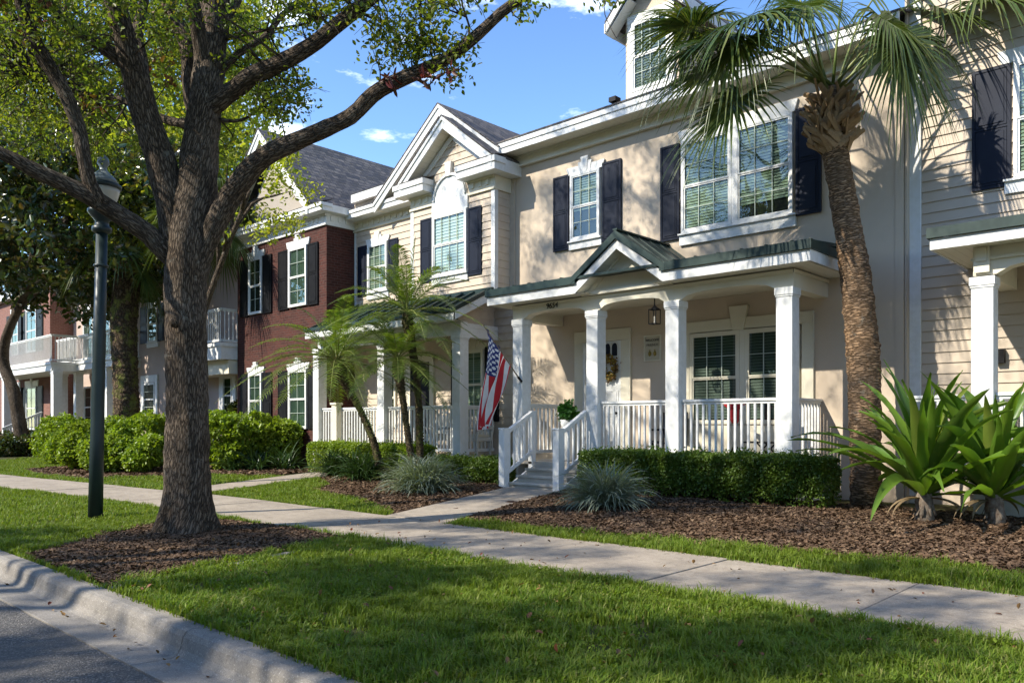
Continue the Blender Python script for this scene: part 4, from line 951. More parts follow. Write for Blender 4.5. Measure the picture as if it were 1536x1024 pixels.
m = MB(); m.box(-18.25, -18.02, 12.40, 12.56, .3, 1.92); m.box(-18.28, -17.99, 12.37, 12.59, 1.90, 1.96); m.build('newel_post', M['cream'], h2, bevel=.006)
def xr(a, b, Y): return onY(a, 600, Y).x, onY(b, 600, Y).x
a, b = xr(699, 727, YR); window(h2, a, b, 1.5, 3.2, YR, 2, 1, 'blind', frame=M['cream']); shutter(h2, b + .05, b + .5, 1.45, 3.25, YR, M['black']); shutter(h2, a - .5, a - .05, 1.45, 3.25, YR, M['black'])
header(h2, a - .05, b + .05, 3.205, 3.36, 3.5, YR, M['cream'])
a, b = xr(617, 646, YR); m = MB(); m.box(a, b, YR - .03, YR - .004, FL, 3.0); sd = m.build('door', M['black'], h2)
m = MB(); m.box(a - .16, a - .002, YR - .05, YR - .005, FL, 3.15); m.box(b + .002, b + .16, YR - .05, YR - .005, FL, 3.15); m.box(a - .16, b + .16, YR - .055, YR - .005, 3.002, 3.2); m.build('door_trim', M['cream'], h2)
m = MB(); m.box(b - .12, b - .08, YR - .06, YR - .031, 1.55, 1.75); m.build('door_handle', M['white'], sd)
a, b = xr(581, 596, YR); window(h2, a, b, 1.3, 2.9, YR, 2, 2, 'curtain', frame=M['cream'])
# white wicker chairs on that porch
def wicker(x, y, label):
    t = thing('wicker_chair', (x, y, FL), label, 'chair', None); m = MB(); m.box(x - .28, x + .28, y - .26, y + .24, FL + .36, FL + .46); m.build('seat', M['wicker'], t, bevel=.02)
    m = MB(); m.tube([(x - .28, y + .22, FL + .4), (x - .30, y + .27, FL + .75), (x - .18, y + .3, FL + 1.02), (x, y + .3, FL + 1.08), (x + .18, y + .3, FL + 1.02), (x + .30, y + .27, FL + .75), (x + .28, y + .22, FL + .4)], .03, 8); m.slab((x - .26, y + .24, FL + .45), (x + .26, y + .24, FL + .45), (x + .22, y + .29, FL + .98), (x - .22, y + .29, FL + .98), (0, -.03, 0)); m.build('backrest', M['wicker'], t)
    for s in (-1, 1):
        m = MB(); m.tube([(x + s * .29, y + .24, FL + .66), (x + s * .31, y, FL + .68), (x + s * .30, y - .24, FL + .62), (x + s * .29, y - .26, FL + .4)], .03, 8); m.build('armrest', M['wicker'], t)
        for q in (-1, 1):
            m = MB(); m.beam((x + s * .25, y + q * .22, FL), (x + s * .25, y + q * .22, FL + .38), .04); m.build('leg', M['wicker'], t)
    m = MB(); m.box(x - .25, x + .25, y - .24, y + .2, FL + .461, FL + .53); m.build('cushion', M['cream'], t, bevel=.02)
wicker(onY(655, 640, 13.2).x, 13.15, 'white wicker chair on the siding house porch, left of its corner column')
wicker(onY(712, 640, 13.2).x, 13.25, 'white wicker chair behind the flag on the siding house porch')

# ================================================================== brick house
h3 = thing('townhouse', (-21.5, 12.75, 0), 'dark red brick townhouse with black shutters and a steep shingled gable behind the oak', 'house', 'townhouses in the row')
YK = 12.75
m = MB(); m.box(-24.0, -19.0, YK, 24, 0, 7.2); m.build('wall', M['brick'], h3)
m = MB(); frieze_dentil(m, -24.02, -18.98, YK, 6.93, 7.24); m.build('frieze', M['white'], h3); m = MB(); m.box(-18.998, -18.96, YK - .03, 13.69, 6.93, 7.24); y = YK + .1
while y < 13.6: m.box(-18.959, -18.935, y, y + .1, 7.05, 7.19); y += .25
m.build('frieze', M['white'], h3)
m = MB(); m.box(-24.4, -18.72, 12.40, 12.745, 7.245, 7.44); m.box(-24.43, -18.69, 12.37, 12.745, 7.36, 7.46); m.box(-18.997, -18.72, 12.746, 13.55, 7.245, 7.44); m.build('cornice', M['white'], h3, bevel=.006)
m = MB(); m.prismY([(-24.0, 7.2), (-19.05, 7.2), (-21.6, 9.85)], 12.80, 13.4); m.build('pediment', M['stucco_grey'], h3)
cx, zp, sl = -21.98, 10.24, 1.0
m = rakes('', h3, cx, zp - .04, 2.62, sl, 12.36, .34, None)
for sgn in (-1, 1):
    pts = [(cx + sgn * 2.65, zp - 2.66), (cx, zp - .01), (cx, zp - .13), (cx + sgn * 2.65, zp - 2.78)]
    m.prismY(pts if sgn > 0 else pts[::-1], 12.33, 12.36)
m.build('rake_board', M['white'], h3)
m = MB()
for sgn in (-1, 1): roofslope(m, cx, zp + .03, 2.74, sl, 12.31, 21.5, sgn)
m.slab((-24.45, 12.36, 7.47), (-18.68, 12.36, 7.47), (-18.68, 12.80, 7.62), (-24.45, 12.80, 7.62), (0, 0, .01)); m.build('roof', M['shingle'], h3)
m = MB()
for sgn in (-1, 1):
    a = (cx + sgn * 2.6, 12.4, zp - 2.95); b = (cx, 12.4, zp - .35); c = (cx, 12.80, zp - .35); d = (cx + sgn * 2.6, 12.8, zp - 2.95)
    m.quad(*((a, b, c, d) if sgn > 0 else (b, a, d, c)))
m.build('rake_soffit', M['soffit'], h3)
for (x0, x1, z0, z1, sL, sR, bl) in ((-23.20, -22.42, 4.80, 6.54, .55, .55, 'none'), (-20.88, -19.93, 4.80, 6.52, .6, .55, 'curtain')):
    window(h3, x0, x1, z0, z1, YK, 2, 2, bl); shutter(h3, x0 - sL, x0 - .04, z0 - .03, z1 + .0, YK, M['black']); shutter(h3, x1 + .04, x1 + sR, z0 - .03, z1 + .0, YK, M['black']); header(h3, x0 - .08, x1 + .08, z1 + .01, z1 + .20, z1 + .36, YK)
    zz0 = 1.25 if x0 > -22 else 1.25
    window(h3, x0, x1, zz0, 2.96, YK, 2, 2, 'curtain', split=.5); shutter(h3, x0 - sL, x0 - .04, 1.25, 2.96, YK, M['black']); shutter(h3, x1 + .04, x1 + sR, 1.25, 2.96, YK, M['black']); header(h3, x0 - .08, x1 + .08, 2.97, 3.15, 3.31, YK)

# ================================================================== far houses on the left
def balcony(p, x0, x1, y0, y1, zb, zt, slab=.30):
    m = MB(); m.box(x0, x1, y0, y1, zb - slab, zb); m.box(x0 - .05, x1 + .05, y0 - .05, y1, zb - .09, zb + .02); b = m.build('balcony', M['white'], p)
    rail(b, (x0 + .05, y0 + .05), (x1 - .05, y0 + .05), zt, zb + .1, step=.13, bw=.026); rail(b, (x1 - .06, y0 + .1), (x1 - .06, y1), zt, zb + .1, step=.13, bw=.026)
    return b
h4 = thing('townhouse', (-29, 13.3, 0), 'pale pink stucco townhouse with white balcony, just left of the brick house', 'house', 'townhouses in the row')
m = MB(); m.box(-33.4, -24.01, 13.3, 24, 0, 7.6); m.build('wall', M['stucco_pink'], h4)
m = MB(); m.box(-33.5, -24.01, 13.22, 13.298, 7.25, 7.6); m.box(-33.7, -24.01, 12.9, 13.4, 7.601, 7.85); m.build('cornice', M['white'], h4)
m = MB(); m.slab((-33.8, 12.85, 7.86), (-24.0, 12.85, 7.86), (-24.0, 18, 10), (-33.8, 18, 10), (0, 0, .05)); m.build('roof', M['shingle'], h4)
p0, p1 = onY(223.5, 457, 13.3), onY(237.5, 512, 13.3); window(h4, p0.x, p1.x, p1.z, p0.z - .1, 13.3, 2, 2, 'curtain'); shutter(h4, onY(212, 500, 13.3).x, p0.x - .04, p1.z, p0.z - .05, 13.3); shutter(h4, p1.x + .04, onY(247, 500, 13.3).x, p1.z, p0.z - .05, 13.3); header(h4, p0.x - .1, p1.x + .1, p0.z - .08, p0.z + .15, p0.z + .4, 13.3); sill(h4, p0.x - .1, p1.x + .1, p1.z - .2, p1.z - .01, 13.3)
for a, b in ((217, 234), (336, 350)):
    p0, p1 = onY(a, 577, 13.3), onY(b, 612, 13.3); window(h4, p0.x, p1.x, 1.7, 3.0, 13.3, 1, 2, 'none')
    m = MB(); m.box(p0.x - .25, p0.x - .01, 13.24, 13.297, 1.4, 3.02); m.box(p1.x + .01, p1.x + .25, 13.24, 13.297, 1.4, 3.02); m.box(p0.x - .25, p1.x + .25, 13.235, 13.297, 3.021, 3.3); m.build('window_trim', M['white'], h4)
balcony(h4, -27.6, -24.05, 12.2, 13.29, 3.95, 5.05, .5)
m = MB(); m.box(-27.3, -24.1, 12.5, 13.29, 3.0, 3.44); m.build('porch_beam', M['cream'], h4)
h5 = thing('townhouse', (-38, 13.6, 0), 'white fronted townhouse with a balcony on square columns, beyond the pink stucco one', 'house', 'townhouses in the row')
m = MB(); m.box(-41.4, -33.41, 13.6, 24, 0, 8.4); m.build('wall', M['stucco_pink'], h5)
m = MB(); m.box(-39.6, -33.6, 13.5, 13.598, 3.9, 7.6); m.box(-41.5, -33.5, 13.1, 13.59, 7.61, 7.9); m.build('bay_front', M['white'], h5)
m = MB(); m.slab((-41.6, 13.0, 7.95), (-33.4, 13.0, 7.95), (-33.4, 18, 10), (-41.6, 18, 10), (0, 0, .05)); m.build('roof', M['shingle'], h5)
for a, b, z0, z1 in ((127, 141, 4.2, 6.4), (152, 167, 4.2, 6.4), (128, 139, 1.2, 3.1), (155, 167, 1.2, 3.1)):
    YY = 13.5 if z0 > 4 else 13.6; window(h5, onY(a, 500, YY).x, onY(b, 500, YY).x, z0, z1, YY, 1 if z0 < 4 else 2, 2, 'curtain' if z0 > 4 else 'none')
x0, x1 = onY(83, 550, 12.2).x, onY(168, 550, 12.2).x
balcony(h5, x0, x1, 12.2, 13.45, 4.0, 5.1, .35)
for px in (91, 114, 160): xx = onY(px, 600, 12.3).x; column(h5, xx - .15, xx + .15, 12.25, 0, 3.64)
h6 = thing('townhouse', (-48, 12.6, 0), 'rose brick townhouse with black shutters at the far left end of the row', 'house', 'townhouses in the row')
m = MB(); m.box(-62, -41.45, 12.6, 24, 0, 8.2); m.build('wall', M['brick_pink'], h6)
m = MB(); m.box(-62, -41.3, 12.3, 12.59, 7.8, 8.2); m.build('cornice', M['white'], h6)
m = MB(); m.slab((-62, 12.2, 8.25), (-41.2, 12.2, 8.25), (-41.2, 18, 10.5), (-62, 18, 10.5), (0, 0, .05)); m.build('roof', M['shingle'], h6)
for a, b in ((41, 56), (19, 29)):
    xa, xb = onY(a, 500, 12.6).x, onY(b, 500, 12.6).x
    for z0, z1 in ((4.9, 7.0), (1.1, 3.2)):
        window(h6, xa, xb, z0, z1, 12.6, 2, 2, 'curtain'); shutter(h6, xb + .05, xb + .9, z0, z1, 12.6, M['black']); shutter(h6, xa - .9, xa - .05, z0, z1, 12.6, M['black']); header(h6, xa - .2, xb + .2, z1 + .01, z1 + .3, z1 + .45, 12.6)
x1 = onY(77, 550, 11.2).x; balcony(h6, x1 - 9.5, x1, 11.2, 12.58, 3.95, 5.1, .35)
for px in (6, 80): xx = onY(px, 600, 11.3).x; column(h6, xx - .17, xx + .17, 11.25, 0, 3.6)
rail(h6, (x1 - 1.5, 9.8), (x1 - 1.5, 11.3), 1.2, .3, dz=.7, name='handrail')

# ================================================================== grey-beige siding house on the right
h1 = thing('townhouse', (-1, 13.95, 0), 'greige lap siding townhouse at the right edge with navy shutter and its own white porch', 'house', 'townhouses in the row')
YS = 13.95
m = MB(); m.box(-4.18, 6, YS + .01, 24, 0, 11.2); siding(m, -4.18, 6, YS, .3, 11.2, .172); m.box(-4.19, -4.16, 13.76, YS + .2, 0, 11.2); m.build('wall', M['siding_grey'], h1)
m = MB(); m.box(-4.16, -3.99, YS - .06, YS - .016, 0, 11.2); m.box(-4.178, -4.161, YS - .15, YS - .016, 0, 11.2); m.build('corner_board', M['white'], h1, bevel=.004)
shutter(h1, -3.26, -2.74, 4.98, 6.82, YS); window(h1, -2.70, -1.6, 5.08, 6.82, YS, 3, 2, 'blind'); sill(h1, -2.82, -1.5, 4.86, 5.07, YS); header(h1, -2.86, -1.5, 6.825, 7.02, 7.2, YS)
m = MB(); m.slab((-4.4, 13.5, 11.22), (6.4, 13.5, 11.22), (6.4, 19, 13.5), (-4.4, 19, 13.5), (0, 0, .05)); m.build('roof', M['shingle'], h1)
column(h1, -2.90, -2.63, 12.32, FL, 3.40); column(h1, -.6, -.33, 12.32, FL, 3.40)
m = MB(); arcbeam(m, [(-2.6, -.62)], 12.345, 12.555, 3.86, 3.42, 3.56, -2.88, -.35); m.box(-2.88, -2.66, 12.556, YS - .02, 3.40, 3.86); m.box(-2.90, -.33, 12.31, 12.344, 3.62, 3.66); m.box(-2.86, -2.67, 12.28, 12.309, 3.45, 3.84); m.box(-2.83, -2.70, 12.262, 12.279, 3.60, 3.78); m.build('porch_beam', M['cream'], h1)
m = MB(); m.prismY([(-3.30, 3.79), (1, 3.79), (1, 3.94), (-3.30, 3.94)], 12.0, 12.03); m.box(-3.33, -3.301, 12.0, YS - .02, 3.79, 3.94); m.build('porch_fascia', M['white'], h1)
m = MB(); m.quad((-3.3, 12.031, 3.80), (-3.3, YS - .02, 3.80), (1, YS - .02, 3.80), (1, 12.031, 3.80)); m.build('porch_soffit', M['soffit'], h1)
m = MB(); m.slab((-3.36, 11.97, 4.09), (1, 11.97, 4.09), (1, YS - .02, 4.30), (-3.36, YS - .02, 4.30), (0, 0, .04)); m.box(-3.36, 1, 11.955, 11.985, 3.945, 4.085); m.box(-3.365, -3.335, 11.956, YS - .02, 3.945, 4.085); m.build('porch_roof', M['greenmetal'], h1)
m = MB(); m.box(-2.9, 1, 12.34, YS - .02, FL - .06, FL); m.box(-2.88, 1, 12.37, 12.4, .05, FL - .062); m.build('porch_floor', M['steps'], h1)
rail(h1, (-2.62, 12.45), (-.6, 12.45), 1.80, .80); rail(h1, (-2.77, 12.6), (-2.77, YS - .03), 1.80, .80); rail(h1, (-3.95, 12.9), (-2.9, 12.6), 1.79, .80)
m = MB(); m.box(-2.2, -1.95, YS - .05, YS - .016, FL, 3.0); m.box(-1.2, -.95, YS - .05, YS - .016, FL, 3.0); m.box(-2.2, -.95, YS - .055, YS - .016, 3.002, 3.2); m.build('door_trim', M['cream'], h1)
m = MB(); m.box(-1.949, -1.201, YS - .04, YS - .016, FL, 3.0); m.build('door', M['navy'], h1)
p0 = onY(1502, 530, YS); m = MB(); m.box(p0.x - .06, p0.x + .06, YS - .12, YS - .016, p0.z - .15, p0.z + .06); tag(m.build('mailbox', M['black'], None), 'small black mailbox on the siding beside the right-hand porch column', 'mailbox')

# ================================================================== the oak by the kerb
def limb_pts(pts):
    """(px, py, distance, width in px) -> points and radii"""
    P = [at(a, b, d) for a, b, d, w in pts]; R = [w * .84 / F * d / 2 for a, b, d, w in pts]; return P, R
oak = thing('oak_tree', at(280, 797, 10.37) * 1, 'big forked oak with furrowed dark bark standing in the mulch by the kerb', 'tree', 'street trees')
oak.location.z = 0
D0 = 10.37
LIMBS = [
 [(281, 800, D0, 96), (281, 770, D0, 86), (281, 700, D0, 78), (281, 600, D0, 70), (279, 500, D0, 68), (278, 430, D0, 70), (283, 370, D0, 76), (290, 320, D0, 76), (297, 270, D0, 70), (303, 200, D0, 60), (311, 130, D0, 54), (317, 60, D0 + .1, 50), (322, 0, D0 + .2, 46), (330, -90, D0 + .3, 40), (340, -200, D0 + .5, 30), (352, -330, D0 + .6, 18), (360, -420, D0 + .7, 8)],
 [(284, 470, D0, 30), (294, 420, D0, 38), (308, 372, D0, 36), (328, 330, D0 - .1, 38), (352, 285, D0 - .2, 40), (378, 252, D0 - .3, 38), (410, 228, D0 - .4, 34), (470, 205, D0 - .5, 30), (525, 175, D0 - .6, 28), (560, 142, D0 - .7, 28), (600, 120, D0 - .8, 26), (655, 96, D0 - .9, 23), (705, 62, D0 - 1, 21), (750, 22, D0 - 1.1, 19), (792, -12, D0 - 1.2, 16), (850, -70, D0 - 1.4, 12), (900, -130, D0 - 1.5, 7)],
 [(268, 380, D0, 50), (255, 300, D0 - .05, 54), (243, 245, D0 - .1, 52), (228, 190, D0 - .2, 48), (212, 135, D0 - .3, 46), (196, 90, D0 - .4, 42), (182, 40, D0 - .5, 38), (170, 0, D0 - .6, 35), (150, -80, D0 - .8, 28), (135, -200, D0 - 1, 18), (120, -300, D0 - 1.1, 8)],
 [(205, 112, D0 - .3, 26), (180, 90, D0 - .35, 24), (150, 68, D0 - .4, 23), (112, 40, D0 - .5, 21), (72, 8, D0 - .6, 20), (20, -50, D0 - .8, 14), (-40, -120, D0 - 1, 8)],
 [(216, 120, D0 - .3, 22), (212, 85, D0 - .2, 20), (205, 52, D0 - .1, 20), (214, 15, D0, 18), (222, -40, D0 + .2, 14), (230, -140, D0 + .4, 8)],
 [(312, 165, D0 - .05, 34), (334, 148, D0 - .1, 34), (372, 118, D0 - .25, 32), (410, 102, D0 - .4, 30), (440, 85, D0 - .5, 29), (475, 62, D0 - .6, 27), (510, 33, D0 - .7, 26), (545, 8, D0 - .8, 22), (600, -40, D0 - 1, 17), (680, -110, D0 - 1.3, 9)],
 [(296, 190, D0 + .15, 30), (287, 120, D0 + .3, 30), (278, 70, D0 + .4, 26), (262, 30, D0 + .5, 23), (248, 0, D0 + .6, 22), (240, -80, D0 + .8, 14), (235, -180, D0 + 1, 7)],
 [(318, 80, D0 + .1, 26), (332, 40, D0 + .2, 24), (352, 0, D0 + .4, 22), (380, -60, D0 + .6, 16), (420, -150, D0 + .9, 8)],
 [(322, 118, D0, 14), (345, 92, D0 + .1, 13), (370, 72, D0 + .2, 12), (400, 52, D0 + .3, 12), (420, 25, D0 + .5, 10), (450, 0, D0 + .6, 9), (500, -50, D0 + .8, 6)],
 [(275, 400, D0, 40), (250, 378, D0 - .05, 37), (222, 352, D0 - .15, 34), (180, 325, D0 - .3, 33), (148, 304, D0 - .4, 33), (105, 281, D0 - .55, 30), (62, 262, D0 - .7, 27), (20, 238, D0 - .85, 24), (-30, 212, D0 - 1, 20), (-110, 160, D0 - 1.3, 12), (-180, 110, D0 - 1.5, 6)],
 [(152, 306, D0 - .4, 26), (135, 275, D0 - .45, 24), (127, 240, D0 - .5, 23), (122, 205, D0 - .5, 24), (108, 165, D0 - .55, 25), (86, 122, D0 - .6, 25), (62, 82, D0 - .7, 25), (45, 45, D0 - .8, 24), (34, 5, D0 - .9, 24), (20, -60, D0 - 1.1, 18), (0, -150, D0 - 1.3, 9)],
 [(290, 185, D0 + .1, 18), (250, 180, D0 + .5, 15), (180, 150, D0 + 1.0, 12), (120, 140, D0 + 1.4, 9), (40, 110, D0 + 1.8, 6)],
 [(312, 130, D0, 24), (302, 70, D0 - .12, 27), (290, 10, D0 - .3, 26), (275, -60, D0 - .6, 18), (260, -160, D0 - .9, 8)],
 # small twiggy branches seen against the sky
 [(470, 204, D0 - .5, 4), (480, 185, D0 - .5, 3), (494, 178, D0 - .5, 2)],
 [(330, 180, D0, 8), (352, 182, D0, 6), (372, 176, D0, 5), (392, 158, D0, 4), (412, 130, D0 - .1, 3)],
 [(620, 112, D0 - .8, 7), (628, 80, D0 - .8, 6), (634, 40, D0 - .8, 5), (628, 5, D0 - .8, 4)],
 [(702, 62, D0 - 1, 5), (704, 40, D0 - 1, 4), (694, 10, D0 - 1, 4), (690, -20, D0 - 1, 3)],
 [(340, 60, D0 + .1, 6), (400, 45, D0 - .2, 5), (450, 38, D0 - .3, 5), (500, 20, D0 - .3, 4), (540, 0, D0 - .3, 3)],
 [(765, 12, D0 - 1.1, 4), (772, 24, D0 - 1.1, 2.5), (788, 34, D0 - 1.1, 1.5)],
 [(918, -20, D0 - 1.6, 3), (906, 10, D0 - 1.6, 2), (912, 34, D0 - 1.6, 1.5), (925, 58, D0 - 1.6, 1)],
 [(880, -60, D0 - 1.6, 4), (905, -30, D0 - 1.6, 3), (918, -20, D0 - 1.6, 2)],
]
mbt = MB(); NODES = []
def flare(k, a, p):
    h = p.z
    return 1 + max(0, .5 - h) ** 1.5 * (.75 + .65 * math.sin(a * 5 + 1) + .4 * math.sin(a * 3)) if h < .5 else 1 + .03 * math.sin(a * 4 + h * 1.5)
for li, lb in enumerate(LIMBS):
    P, R = limb_pts(lb)
    if li == 0: P[0].z = -.05
    thick = lb[0][3] > 12
    P, R = smooth_path(P, R, .10 if thick else .2)
    if thick:
        P = [p + Vector((mn.noise(p * 1.3 + Vector((li, 0, 0))), mn.noise(p * 1.3 + Vector((0, li, 5))), mn.noise(p * 1.3 + Vector((9, 0, li))))) * r * .35 if (li > 0 and i > 3) else p for i, (p, r) in enumerate(zip(P, R))]
    mbt.tube(P, R, 26 if li == 0 else (16 if thick else 6), .10, 6, fn=flare if li == 0 else None)
    for i, (p, r) in enumerate(zip(P, R)):
        if i % 3 == 0 and p.z > 2.6: NODES.append((p, r))
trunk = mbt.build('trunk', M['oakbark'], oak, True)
m = MB(); kp = at(259, 483, D0 - .36)
m.tube([kp + Vector((.0, .05, 0)), kp, kp + Vector((.015, -.03, 0))], [.075, .06, .02], 12, .3, 20); m.build('knot', M['oakbark'], trunk, True)
NP = np.array([tuple(p) for p, r in NODES])
def proj(P):
    d = P[:, 0] * FX + P[:, 1] * FY; t = (P[:, 0] * RX + P[:, 1] * RY) / d
    return 768 + F * t, HZ - (P[:, 2] - EYE) / d * F, d
def vis_clumps(regions):
    out = []
    for (x0, x1, y0, y1, d0, d1, n, shape) in regions:
        for _ in range(n):
            while True:
                u, v = RNG.uniform(-1, 1), RNG.uniform(-1, 1)
                if shape == 'r' or u * u + v * v < 1: break
            out.append(tuple(at((x0 + x1) / 2 + u * (x1 - x0) / 2, (y0 + y1) / 2 + v * (y1 - y0) / 2, RNG.uniform(d0, d1))))
    return np.array(out)
VR = [(-60, 300, -60, 130, 10.7, 14.5, 170, 'r'), (-60, 300, -60, 60, 8.8, 10.2, 34, 'r'), (-60, 240, 130, 250, 10.8, 14, 50, 'r'), (325, 470, -40, 60, 9.8, 11.8, 26, 'r'), (330, 420, 40, 130, 10.2, 11.6, 10, 'r'),
      (400, 505, -20, 40, 9.3, 10.6, 12, 'e'), (375, 480, 100, 172, 9.8, 10.8, 20, 'e'), (395, 450, 150, 180, 9.8, 10.2, 4, 'e'), (330, 390, 190, 250, 10.2, 12.5, 4, 'e'),
      (560, 700, -40, 40, 9.2, 10.2, 26, 'r'), (540, 650, 30, 100, 9.3, 10.0, 20, 'e'), (590, 690, 50, 90, 9.3, 9.8, 8, 'e'), (640, 720, -30, 40, 8.9, 9.6, 8, 'e'),
      (655, 690, 95, 120, 9.2, 9.5, 3, 'e'), (670, 700, 55, 85, 9.2, 9.5, 3, 'e'), (770, 806, -15, 18, 8.9, 9.3, 3, 'e'), (895, 930, -25, 12, 8.5, 8.8, 2, 'e'), (480, 560, -40, 15, 9.2, 10, 10, 'r')]
dapple_top = rand_dirs(900) * (RNG.uniform(.1, 1, 900) ** .5)[:, None] * np.array([6.2, 3.4, 2.3]) + np.array([-13.4, 4.7, 13.4])  # unseen clumps added high in the oak to dapple the fronts with shade
dapple_top = dapple_top[np.array([mn.noise(Vector((a * .9, b * .9, c * .9))) for a, b, c in dapple_top]) > .08][:190]
vis = vis_clumps(VR[:3]); visr = vis_clumps(VR[3:])
# crown out of the picture: layered clumps over the limbs, thinned where the picture shows open sky
n = 2600; c0 = np.array([-11.6, 4.6, 9.3]); cand = rand_dirs(n) * (RNG.uniform(.25, 1, n) ** .5)[:, None] * np.array([6.6, 5.6, 5.0]) + c0
dens = np.array([mn.noise(Vector((a * .55, b * .55, c * .55))) for a, b, c in cand])
px, py, dd = proj(cand); ok = (cand[:, 2] > 5.4) & (dens > .10) & ((py < -70) | (px < -60) | (dd < .5))
ok &= ~((px > 560) & (py > -150) & (dd > .5))
top = cand[ok][:200]
allc = np.concatenate([vis, visr, top, dapple_top])
tw = MB()
for c in allc:
    k = np.argmin(np.linalg.norm(NP - c, axis=1)); a = Vector(NP[k]); b = Vector(c)
    l = (b - a).length
    if l > 3.6: continue
    mid = a.lerp(b, .5) + Vector((RNG.normal(0, .08), RNG.normal(0, .08), RNG.normal(0, .08))) * l + Vector((0, 0, .05 * l))
    tw.tube([a, a.lerp(mid, .6), mid, mid.lerp(b, .6) + Vector((0, 0, .03)), b, b + (b - mid) * .25], [.011 + .004 * l, .010 + .003 * l, .009, .007, .005, .002], 4, cap=False)
    for _ in range(3):
        e = b + Vector(tuple(RNG.normal(0, .16, 3))); tw.tube([b.lerp(mid, .25), b.lerp(e, .5) + Vector((0, 0, .03)), e], [.005, .004, .002], 3, cap=False)
tw.build('branches', M['twig'], oak)
cr = leaves('crown', np.concatenate([clump_points(vis, 85, .30), clump_points(visr, 36, .27), clump_points(top, 110, .50), clump_points(dapple_top, 135, .38)]), .062, M['oakleaf'], oak, aspect=.55, up=.5)
leaves('dry_leaves', clump_points(vis[RNG.uniform(0, 1, len(vis)) < .14], 14, .2), .10, M['deadleaf'], oak, aspect=.55)
bp = clump_points([tuple(at(675, 107, 9.2)), tuple(at(585, 120, 9.5)), tuple(at(640, 118, 9.35))], 22, .10)
leaves('bromeliad', bp, .13, leafmat('red_leaf', [(.25, .02, .03), (.12, .04, .03), (.05, .08, .02)], .2), oak, aspect=.3)

def far_tree(name, base, h, tr, crown, cr_r, nclump, per, lsz, lmat, tmat, label, lean=(0, 0), seed=1, thr=.0, group='trees behind the street', clr=.5, aspect=.5, nf=.6):
    t = thing(name, (base[0], base[1], 0), label, 'tree', group); rs = np.random.default_rng(seed)
    base = Vector((base[0], base[1], -.02)); crown = Vector(crown); m = MB()
    mid = Vector((base.x, base.y, crown.z * .55)) + Vector((lean[0], lean[1], 0))
    P, R = smooth_path([base, base.lerp(mid, .5), mid, crown], [tr * 1.25, tr, tr * .8, tr * .35], .3); m.tube(P, R, 14, .12, 3)
    nodes = [p for p in P[len(P) // 2:]]
    for k in range(9):
        d = Vector(tuple(rs.normal(0, 1, 3))); d.z = abs(d.z) * .5; d.normalize(); s = P[int(len(P) * rs.uniform(.45, .9))]
        e = crown + Vector((d.x * cr_r[0], d.y * cr_r[1], d.z * cr_r[2])) * .8
        Q, S = smooth_path([s, s.lerp(e, .35) + Vector((0, 0, .4)), s.lerp(e, .7) + Vector((0, 0, .2)), e], [tr * .45, tr * .33, tr * .2, tr * .07], .4); m.tube(Q, S, 8, .1, 3); nodes += Q
    m.build('trunk', tmat, t, True)
    d = rs.normal(size=(nclump * 4, 3)); d /= np.linalg.norm(d, axis=1)[:, None]
    c = d * (rs.uniform(.3, 1, len(d)) ** .45)[:, None] * np.array(cr_r) + np.array(crown)
    den = np.array([mn.noise(Vector((a * nf + seed, b * nf, q * nf))) for a, b, q in c]); c = c[den > thr][:nclump]
    leaves('crown', clump_points(c, per, clr), lsz, lmat, t, aspect=aspect, up=.4)
    return t
B1 = at(38, 660, 33); LN = at(8, 560, 33) - at(38, 560, 33); far_tree('magnolia_tree', (B1.x, B1.y), 6, .24, tuple(at(100, 330, 29)), (7.2, 4.2, 3.5), 340, 66, .27, M['magnolia'], M['oakbark'], 'dark glossy leaved magnolia with a leaning trunk at the far left', lean=(LN.x, LN.y), seed=3, clr=.75, aspect=.5)
B2 = at(190, 640, 29); far_tree('shade_tree', (B2.x, B2.y), 6, .22, tuple(at(140, 105, 34)), (9.0, 7.0, 6.6), 520, 80, .23, M['yellowleaf'], M['oakbark'], 'yellow-green tree high behind the forks of the oak', seed=5, clr=1.05)
B3 = at(275, 640, 30); far_tree('shade_tree', (B3.x, B3.y), 6, .22, tuple(at(235, 265, 28)), (3.6, 3.4, 3.2), 170, 70, .19, M['yellowleaf'], M['oakbark'], 'mid green tree over the pink house, just left of the oak trunk', seed=8, clr=.7)
B4 = at(300, 640, 18); far_tree('shade_tree', (B4.x, B4.y), 6, .10, tuple(at(375, 285, 17.5)), (1.5, 1.3, 1.5), 26, 55, .10, M['yellowleaf'], M['oakbark'], 'light green spray of foliage in front of the brick gable', seed=9, clr=.36, thr=-.2)
# unseen trees added over the road behind the photographer, whose crowns shade lawn, pavement and fronts
for i, (x, y, z, r, nn, sd, lb) in enumerate(((-13.2, -8.0, 9.6, (4.2, 3.4, 3.6), 250, 27, 'leftmost oak across the road, outside the picture'), (-5.6, -7.6, 10.0, (5.0, 4.2, 4.6), 330, 22, 'middle oak across the road, outside the picture'), (3.4, -7.4, 10.8, (5.2, 4.2, 4.2), 260, 23, 'rightmost oak across the road, outside the picture'))):
    far_tree('street_tree', (x, y), 10, .32, (x, y, z), r, nn // 2, 110, .13, M['oakleaf'], M['oakbark'], lb, seed=sd, nf=.8, thr=.14, group='oaks across the road', clr=.55)
q = 9000; X = RNG.uniform(-130, 30, q); Z = RNG.uniform(0, 1, q); Y = -31 - RNG.uniform(0, 6, q); H = np.array([17 + 5 * mn.noise(Vector((x * .13, 3, 0))) for x in X]); 
tag(leaves('reflected_foliage', np.repeat(np.stack([X, Y, Z * H], 1), 5, 0) + RNG.normal(0, .6, (q * 5, 3)), 1.15, M['oakleaf'], aspect=.8), None, None, None, 'stuff')  # unseen wall of foliage added to darken the window reflections

